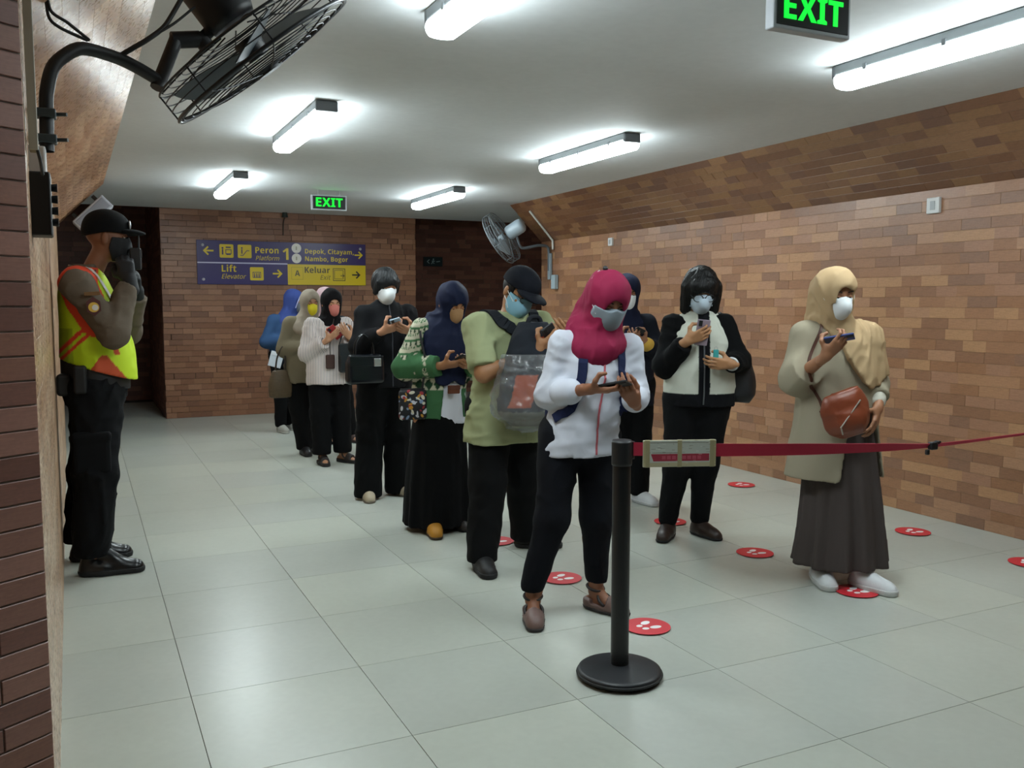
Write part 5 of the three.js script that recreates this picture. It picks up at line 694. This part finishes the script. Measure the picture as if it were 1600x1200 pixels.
// 10 — bobbed hair, white vest
{
  const p = person({ label: 'woman with black bobbed hair, glasses and white fleece vest over black sleeves', at: [3.175, -4.248], turn: -30, scale: 1.02, girth: 1.05, skin: 0xa87a55,
    j: { hip: [0.055, 0.82, 0], neck: [0.06, 1.31, 0], shR: [-0.085, 1.25, 0], shL: [0.205, 1.25, 0], elR: [-0.135, 1.02, 0.06], wrR: [-0.03, 1.165, 0.21], elL: [0.285, 1.045, 0.04], wrL: [0.215, 1.035, 0.2], knR: [-0.055, 0.43, 0.02], knL: [0.11, 0.43, 0], anR: [-0.1, 0.085, 0.0], anL: [0.09, 0.085, -0.05] },
    head: { c: [0.06, 1.445, 0.05], pitch: 22, yaw: 4, size: 1.02 }, toeR: [-0.3, 0.95], toeL: [0.55, 0.83],
    handR: { d: [0.85, 0.4, 0.3], n: [0.1, 0.35, -0.9], curl: [10, 65, 35], thumb: OVER }, handL: { d: [-0.92, 0.03, 0.3], n: [-0.2, 0.2, -0.9], curl: [25, 40, 30] } });
  const { R, L } = p, torso = [[0.8, 0.065, 0, 0.185, 0.132], [0.88, 0.065, 0.003, 0.187, 0.137], [1.0, 0.065, 0.005, 0.182, 0.137], [1.12, 0.062, 0, 0.17, 0.122], [1.22, 0.06, 0, 0.145, 0.095], [1.31, 0.06, 0, 0.07, 0.065]];
  p.bind('jumper', folds(U(0.03, loft(torso.slice(1)), p.sleeve(R, 0.068, 0.064, 0.048, 0.86), p.sleeve(L, 0.068, 0.062, 0.048, 0.86)), 0.008, 7, 9, 7, 5), BLACK_CLOTH);
  const f = folds(U(0.03, grow(loft(torso), 0.012), cap([0.0, 1.27, 0], [-0.065, 1.25, 0], 0.052), cap([0.12, 1.27, 0], [0.185, 1.25, 0], 0.052)), 0.005, 10, 8, 10, 5);
  p.bind('vest', f, CL(0xffffff, { vertexColors: true, roughness: 0.95 }), { cell: 0.0065, color: (x, y, z) => y < 0.86 || (z > 0 && Math.abs(x - 0.075) < 0.035) ? 0x0f1014 : 0xc6c9bd });
  part(p.t, 'zip', ribbonOn(f, [[0.075, 1.25, 0.13], [0.075, 1.05, 0.16], [0.075, 0.8, 0.16]], 0.008, 0.003, 0.002), M(0x6a6d70, 0.3, { metalness: 0.6 }));
  p.bind('trousers', p.trousers([0.112, 0.074, 0.054], { hem: 0.02, w: 0.182, d: 0.14 }), CL(0x08090c));
  const br = [M(0x30241f, 0.4), SOLE_K]; p.shoe(R, [-0.3, 0.95], br, { len: 0.25 }); p.shoe(L, [0.55, 0.83], br, { len: 0.25 });
  p.mask(M(0xb4c4d2, 0.85), { g: 0.009, puff: 0.042, loops: LOOPS });
  p.bind('hair', p.inHead(cut(folds(U(0.025, cranium(0.022), cap([-0.078, 0.03, 0.01], [-0.08, -0.1, 0.015], 0.034, 0.03), cap([0.078, 0.03, 0.01], [0.08, -0.1, 0.015], 0.034, 0.03), ell([0, -0.03, -0.06], [0.09, 0.11, 0.06]), cap([-0.04, 0.065, 0.072], [0.04, 0.065, 0.072], 0.026), cap([-0.045, 0.05, 0.082], [0.01, 0.05, 0.09], 0.012)), 0.005, 30, 4, 30), U(0.02, ell([0, -0.045, 0.1], [0.055, 0.07, 0.095]), ell([0, -0.1, 0.06], [0.055, 0.05, 0.09])), 0.008)), HAIR(0x08090a), { ...p.headBox(0.2), cell: 0.005 });
  const gl = new THREE.Group(); gl.name = 'glasses'; p.t.add(gl); gl.position.set(...p.hc); gl.quaternion.copy(p.hq); const fr = M(0x0f0f11, 0.35);
  for (const e of [-1, 1]) { part(gl, 'rim', new THREE.TorusGeometry(0.023, 0.0025, 6, 22).scale(1.15, 0.9, 1), fr, [e * 0.033, -0.003, 0.11]); part(gl, 'temple', bar([e * 0.06, 0, 0.107], [e * 0.085, 0.002, 0], 0.002), fr); } part(gl, 'bridge', bar([-0.01, 0.002, 0.112], [0.01, 0.002, 0.112], 0.002), fr);
  const w = add(L.wr, norm(sub(L.el, L.wr)), 0.015), ws = part(p.t, 'wristwatch', new THREE.TorusGeometry(0.032, 0.008, 8, 24), M(0xc5c9cc, 0.4)); ws.position.set(...w); ws.quaternion.setFromUnitVectors(new THREE.Vector3(0, 0, 1), v3(norm(sub(L.wr, L.el))));
  const b = held(p, 'shoulder_bag', 'black shoulder bag behind the hip of the woman in white vest', 'bag', [0.3, 0.93, -0.06]), m = M(0x121317, 0.6); part(b, 'bag_body', skin(folds(loft([[-0.13, 0, 0, 0.07, 0.07], [-0.08, 0, 0, 0.1, 0.1], [0.08, -0.01, 0, 0.085, 0.09], [0.14, -0.02, 0, 0.05, 0.05]]), 0.005, 8, 6), [-0.17, -0.18, -0.17], [0.17, 0.2, 0.17], 0.011), m); part(b, 'strap', tube([[-0.02, 0.12, 0.03], [-0.03, 0.24, 0.04], [-0.12, 0.39, 0.06], [-0.1, 0.3, -0.04], [-0.04, 0.13, -0.03]], 0.009, 24, 6), m);
  const kf = held(p, 'key_fob', 'small teal card holder pinched in the lowered hand of the woman in white vest', 'card holder', add(p.hands.L.P(0.085, 0.02, 0.02), [0, 0.03, 0.0])); part(kf, 'holder', rbox(0.03, 0.05, 0.008, 0.003), M(0x3a9a9a, 0.4)); part(kf, 'ring', new THREE.TorusGeometry(0.009, 0.0015, 6, 16).translate(0, 0.032, 0), M(0xb0b0b0, 0.3, { metalness: 0.8 }));
  phone(p, p.hands.R, 'mauve phone held before the mask of the woman in white vest', { color: 0x8d7f8d, along: 0.09, off: 0.018, n: [0, 0.3, -0.95], long: [0.1, 1, 0.3] });
}
// 11 — navy coat behind the crimson headscarf
{
  const p = person({ label: 'person in dark navy headscarf and long navy coat, half hidden behind the crimson headscarf', at: [3.461, -5.165], turn: -25, scale: 1.02, skin: 0x8f6248, res: 1.15,
    j: { hip: [-0.08, 0.82, 0], neck: [-0.11, 1.31, 0], shR: [-0.255, 1.24, 0], shL: [0.045, 1.24, 0], elR: [-0.3, 1.0, 0.03], wrR: [-0.17, 1.12, 0.22], elL: [0.115, 1.035, 0.03], wrL: [0.0, 1.11, 0.2], knR: [-0.13, 0.44, 0], knL: [0.0, 0.44, 0], anR: [-0.15, 0.085, -0.04], anL: [0.0, 0.085, 0.03] },
    head: { c: [-0.105, 1.445, 0.03], pitch: 16, yaw: 4 }, toeR: [0, 1], toeL: [0.5, 0.87], handR: { d: [0.8, 0.3, 0.4], n: [0, 0.6, -0.7], curl: [10, 60, 35], thumb: OVER }, handL: { d: [-0.75, 0.35, 0.4], n: [0, 0.6, -0.7], curl: [12, 55, 30], thumb: OVER } });
  const { R, L } = p, f = folds(U(0.035, loft([[0.68, -0.07, 0, 0.17, 0.13], [0.95, -0.08, 0, 0.16, 0.125], [1.12, -0.1, 0, 0.165, 0.115], [1.23, -0.11, 0, 0.14, 0.09], [1.31, -0.11, 0, 0.07, 0.06]]), p.sleeve(R, 0.066, 0.062, 0.05, 0.85), p.sleeve(L, 0.066, 0.062, 0.05, 0.82)), 0.007, 7, 5, 7);
  p.bind('coat', f, CL(0x10131d)); const a = mix(L.el, L.wr, 0.72); p.bind('cuff', cap(a, mix(L.el, L.wr, 0.92), 0.05, 0.046), M(0xc29a3e, 0.8), { lo: a.map((x) => x - 0.12), hi: a.map((x) => x + 0.12), cell: 0.007, label: 'mustard yellow cuff' });
  p.bind('trousers', p.trousers([0.1, 0.075, 0.062], { hem: 0.0, w: 0.165 }), BLACK_CLOTH); p.hijab(CL(0x181d33), { w: 0.05, h: 0.074, cape: [[1.16, -0.11, 0.02, 0.12, 0.09], [1.24, -0.11, 0.005, 0.14, 0.095], [1.31, -0.11, 0, 0.09, 0.08]] }); p.mask(WHITE_MASK, { g: 0.012, side: 0.08 });
  const wh = [M(0xc3c6ca, 0.6), M(0xb9bbbd, 0.7)]; for (const [q, d] of [[R, [0, 1]], [L, [0.5, 0.87]]]) p.shoe(q, d, wh, { w: 0.045, len: 0.255, sole: 0.028, laces: M(0xd5d7da, 0.7) });
  phone(p, p.hands.L, 'dark phone held by the person in long navy coat', { along: 0.095 });
}
// 12 — guard in a safety vest at the left wall
{
  const p = person({ label: 'guard in yellow and orange safety vest and black cap, standing sideways at the left wall', at: [0.055, -5.065], turn: 85, scale: 1.1, girth: 1.1, skin: 0x7d5138,
    j: { hip: [0, 0.93, 0.005], neck: [0, 1.545, -0.01], shR: [-0.2, 1.46, -0.05], shL: [0.2, 1.46, -0.05], elR: [-0.245, 1.22, 0.11], wrR: [-0.125, 1.49, 0.185], elL: [0.24, 1.22, 0.15], wrL: [0.1, 1.44, 0.21], knR: [-0.13, 0.53, 0.0], knL: [0.15, 0.53, -0.05], anR: [-0.14, 0.1, -0.04], anL: [0.17, 0.1, -0.11] },
    head: { c: [0, 1.705, 0.085], pitch: 4, yaw: 0, size: 1.03 }, toeR: [-0.02, 1], toeL: [0.05, 1],
    handR: { d: [0.2, 0.95, -0.2], n: [0.9, -0.15, 0.1], curl: [45, 75, 40], size: 1.08 }, handL: { d: [-0.5, 0.85, 0.0], n: [-0.4, 0, -0.9], curl: [55, 75, 40] } });
  const { R, L } = p, uni = CL(0x5f5448);
  p.bind('uniform_shirt', folds(U(0.035, loft([[0.95, 0, 0.0, 0.18, 0.14], [1.3, 0, -0.01, 0.18, 0.13], [1.45, 0, -0.03, 0.16, 0.1], [1.56, 0, -0.03, 0.07, 0.065]]), p.sleeve(R, 0.078, 0.063, 0.05, 0.85), p.sleeve(L, 0.078, 0.063, 0.05, 0.85)), 0.008, 8, 10, 8, 2), uni);
  const vf = folds(U(0.02, loft([[0.94, 0, 0.025, 0.208, 0.18], [1.12, 0, 0.015, 0.207, 0.175], [1.28, 0, 0.0, 0.2, 0.155], [1.42, 0, -0.025, 0.185, 0.13], [1.49, 0, -0.03, 0.15, 0.105], [1.55, 0, -0.03, 0.085, 0.075]]), cap([-0.14, 1.47, -0.05], [0.14, 1.47, -0.05], 0.085)), 0.006, 7, 5, 7, 6), hole = (q) => cap(add(q.sh, [q.sh[0] * 0.1, 0, 0]), add(mix(q.sh, q.el, 0.6), [q.sh[0] * 0.3, 0, 0]), 0.07, 0.085);
  const OR = 0xd8401c, YE = 0xb9d312, holeR = hole(R), holeL = hole(L);
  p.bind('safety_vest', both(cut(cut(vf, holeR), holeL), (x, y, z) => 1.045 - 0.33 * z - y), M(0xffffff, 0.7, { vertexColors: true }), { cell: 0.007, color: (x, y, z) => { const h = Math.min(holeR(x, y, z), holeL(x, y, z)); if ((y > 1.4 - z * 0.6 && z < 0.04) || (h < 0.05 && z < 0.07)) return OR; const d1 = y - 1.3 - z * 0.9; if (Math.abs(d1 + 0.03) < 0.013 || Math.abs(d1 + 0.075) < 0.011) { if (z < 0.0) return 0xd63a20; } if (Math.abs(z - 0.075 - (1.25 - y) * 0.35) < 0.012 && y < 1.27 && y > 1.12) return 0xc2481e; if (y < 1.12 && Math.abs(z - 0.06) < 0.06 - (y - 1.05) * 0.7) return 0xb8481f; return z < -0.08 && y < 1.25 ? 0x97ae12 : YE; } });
  part(p.t, 'reflective_strip', ribbonOn(vf, [[-0.1, 1.53, -0.02], [-0.12, 1.47, 0.07], [-0.12, 1.38, 0.13]], 0.022, 0.003, 0.002), M(0xd8d4d0, 0.25));
  { const c = snap(cap(R.sh, R.el, 0.078, 0.07), [-0.31, 1.36, 0.03], 0.006), n = norm(sub(c, mix(R.sh, R.el, 0.45))), pt = new THREE.Group(); pt.name = 'arm_patch'; p.t.add(pt); pt.position.set(...c); pt.quaternion.setFromUnitVectors(new THREE.Vector3(0, 0, 1), v3(n));
    part(pt, 'badge', new THREE.CylinderGeometry(0.042, 0.042, 0.004, 6).rotateX(Math.PI / 2).scale(0.85, 1.1, 1), M(0x4a1f1c, 0.7)); part(pt, 'emblem', new THREE.CylinderGeometry(0.024, 0.024, 0.004, 20).rotateX(Math.PI / 2).translate(0, -0.004, 0.002), M(0xc9a23c, 0.6)); part(pt, 'emblem', new THREE.CylinderGeometry(0.014, 0.014, 0.004, 16).rotateX(Math.PI / 2).translate(0.006, -0.006, 0.004), M(0xc9c6c0, 0.6)); part(pt, 'tab', rbox(0.07, 0.018, 0.004, 0.0015, [0, 0.062, 0]), M(0x6b4a22, 0.7)); }
  p.bind('trousers', p.trousers([0.125, 0.1, 0.08], { hem: 0.03, w: 0.19, d: 0.15, fold: 0.013 }), CL(0x0a0b0e));
  p.bind('cargo_pocket', U(0.02, boxf([-0.215, 0.63, -0.01], [0.022, 0.1, 0.085], 0.02), boxf([-0.215, 0.72, -0.01], [0.026, 0.02, 0.088], 0.015)), CL(0x0b0c0f), { lo: [-0.3, 0.45, -0.2], hi: [-0.1, 0.85, 0.2], cell: 0.009 });
  p.bind('belt', both(grow(loft([[0.88, 0, 0.005, 0.192, 0.158], [1.12, 0, 0.005, 0.192, 0.158]]), 0.004), (x, y, z) => Math.abs(y - 1.02 - 0.25 * -z) - 0.045), M(0x0c0d0f, 0.5), { cell: 0.008 });
  part(p.t, 'pouch', rbox(0.12, 0.11, 0.07, 0.02, [-0.1, 0.97, -0.13]), M(0x0d0e10, 0.6)); part(p.t, 'pouch', rbox(0.06, 0.14, 0.06, 0.015, [-0.2, 1.0, -0.05]), M(0x0d0e10, 0.6));
  const cp = p.bind('cap', p.inHead(both(U(0.02, cranium(0.018), ell([0, 0.065, -0.005], [0.09, 0.075, 0.104])), (x, y, z) => 0.026 + 0.25 * Math.min(0, z) - y)), CL(0x060709), { ...p.headBox(0.17), cell: 0.005 }); part(cp, 'brim', skin(p.inHead(both(ell([0, 0.036, 0.1], [0.08, 0.017, 0.075]), (x, y, z) => Math.max(0.06 - z, 0.034 - y - 5 * x * x))), p.hc.map((x) => x - 0.24), p.hc.map((x) => x + 0.24), 0.005), CL(0x0b0d0f)); part(cp, 'cap_badge', new THREE.SphereGeometry(0.02, 10, 8).scale(0.9, 1.1, 0.3), M(0xb9bcc0, 0.35, { metalness: 0.5 }), p.headPoint([-0.03, 0.072, 0.1]));
  p.mask(M(0x0f1115, 0.8), { g: 0.01 });
  const gm = M(0x101318, 0.7); for (const [a, q] of [['R', R], ['L', L]]) { const h = p.hands[a], ce = add(q.wr, h.d, 0.06); const g2 = part(p.t, 'glove', skin(U(0.012, grow(h.field, 0.005), cap(add(q.wr, h.d, -0.05), q.wr, 0.036, 0.034)), ce.map((x) => x - 0.18), ce.map((x) => x + 0.18), 0.005), gm); }
  for (const [q, d] of [[R, [-0.02, 1]], [L, [0.05, 1]]]) p.shoe(q, d, [M(0x0d0e11, 0.28), SOLE_K], { len: 0.315, w: 0.053, high: 0.16, sole: 0.028, laces: M(0x2a2c30, 0.6) });
  const r = held(p, 'handheld_radio', 'black handheld radio pressed to the face of the guard', 'radio', [-0.045, 1.6, 0.215]); part(r, 'radio_body', rbox(0.035, 0.11, 0.055, 0.008), M(0x101114, 0.5)); part(r, 'speaker_grille', rbox(0.026, 0.04, 0.004, 0.001, [0, 0.025, 0.028]), M(0x26282c, 0.5)); part(r, 'antenna', bar([0.008, 0.05, 0.015], [0.01, 0.12, 0.017], 0.006, 0.004), M(0x0c0d0f, 0.6));
}

scene.updateMatrixWorld(true);
renderer.render(scene, camera);
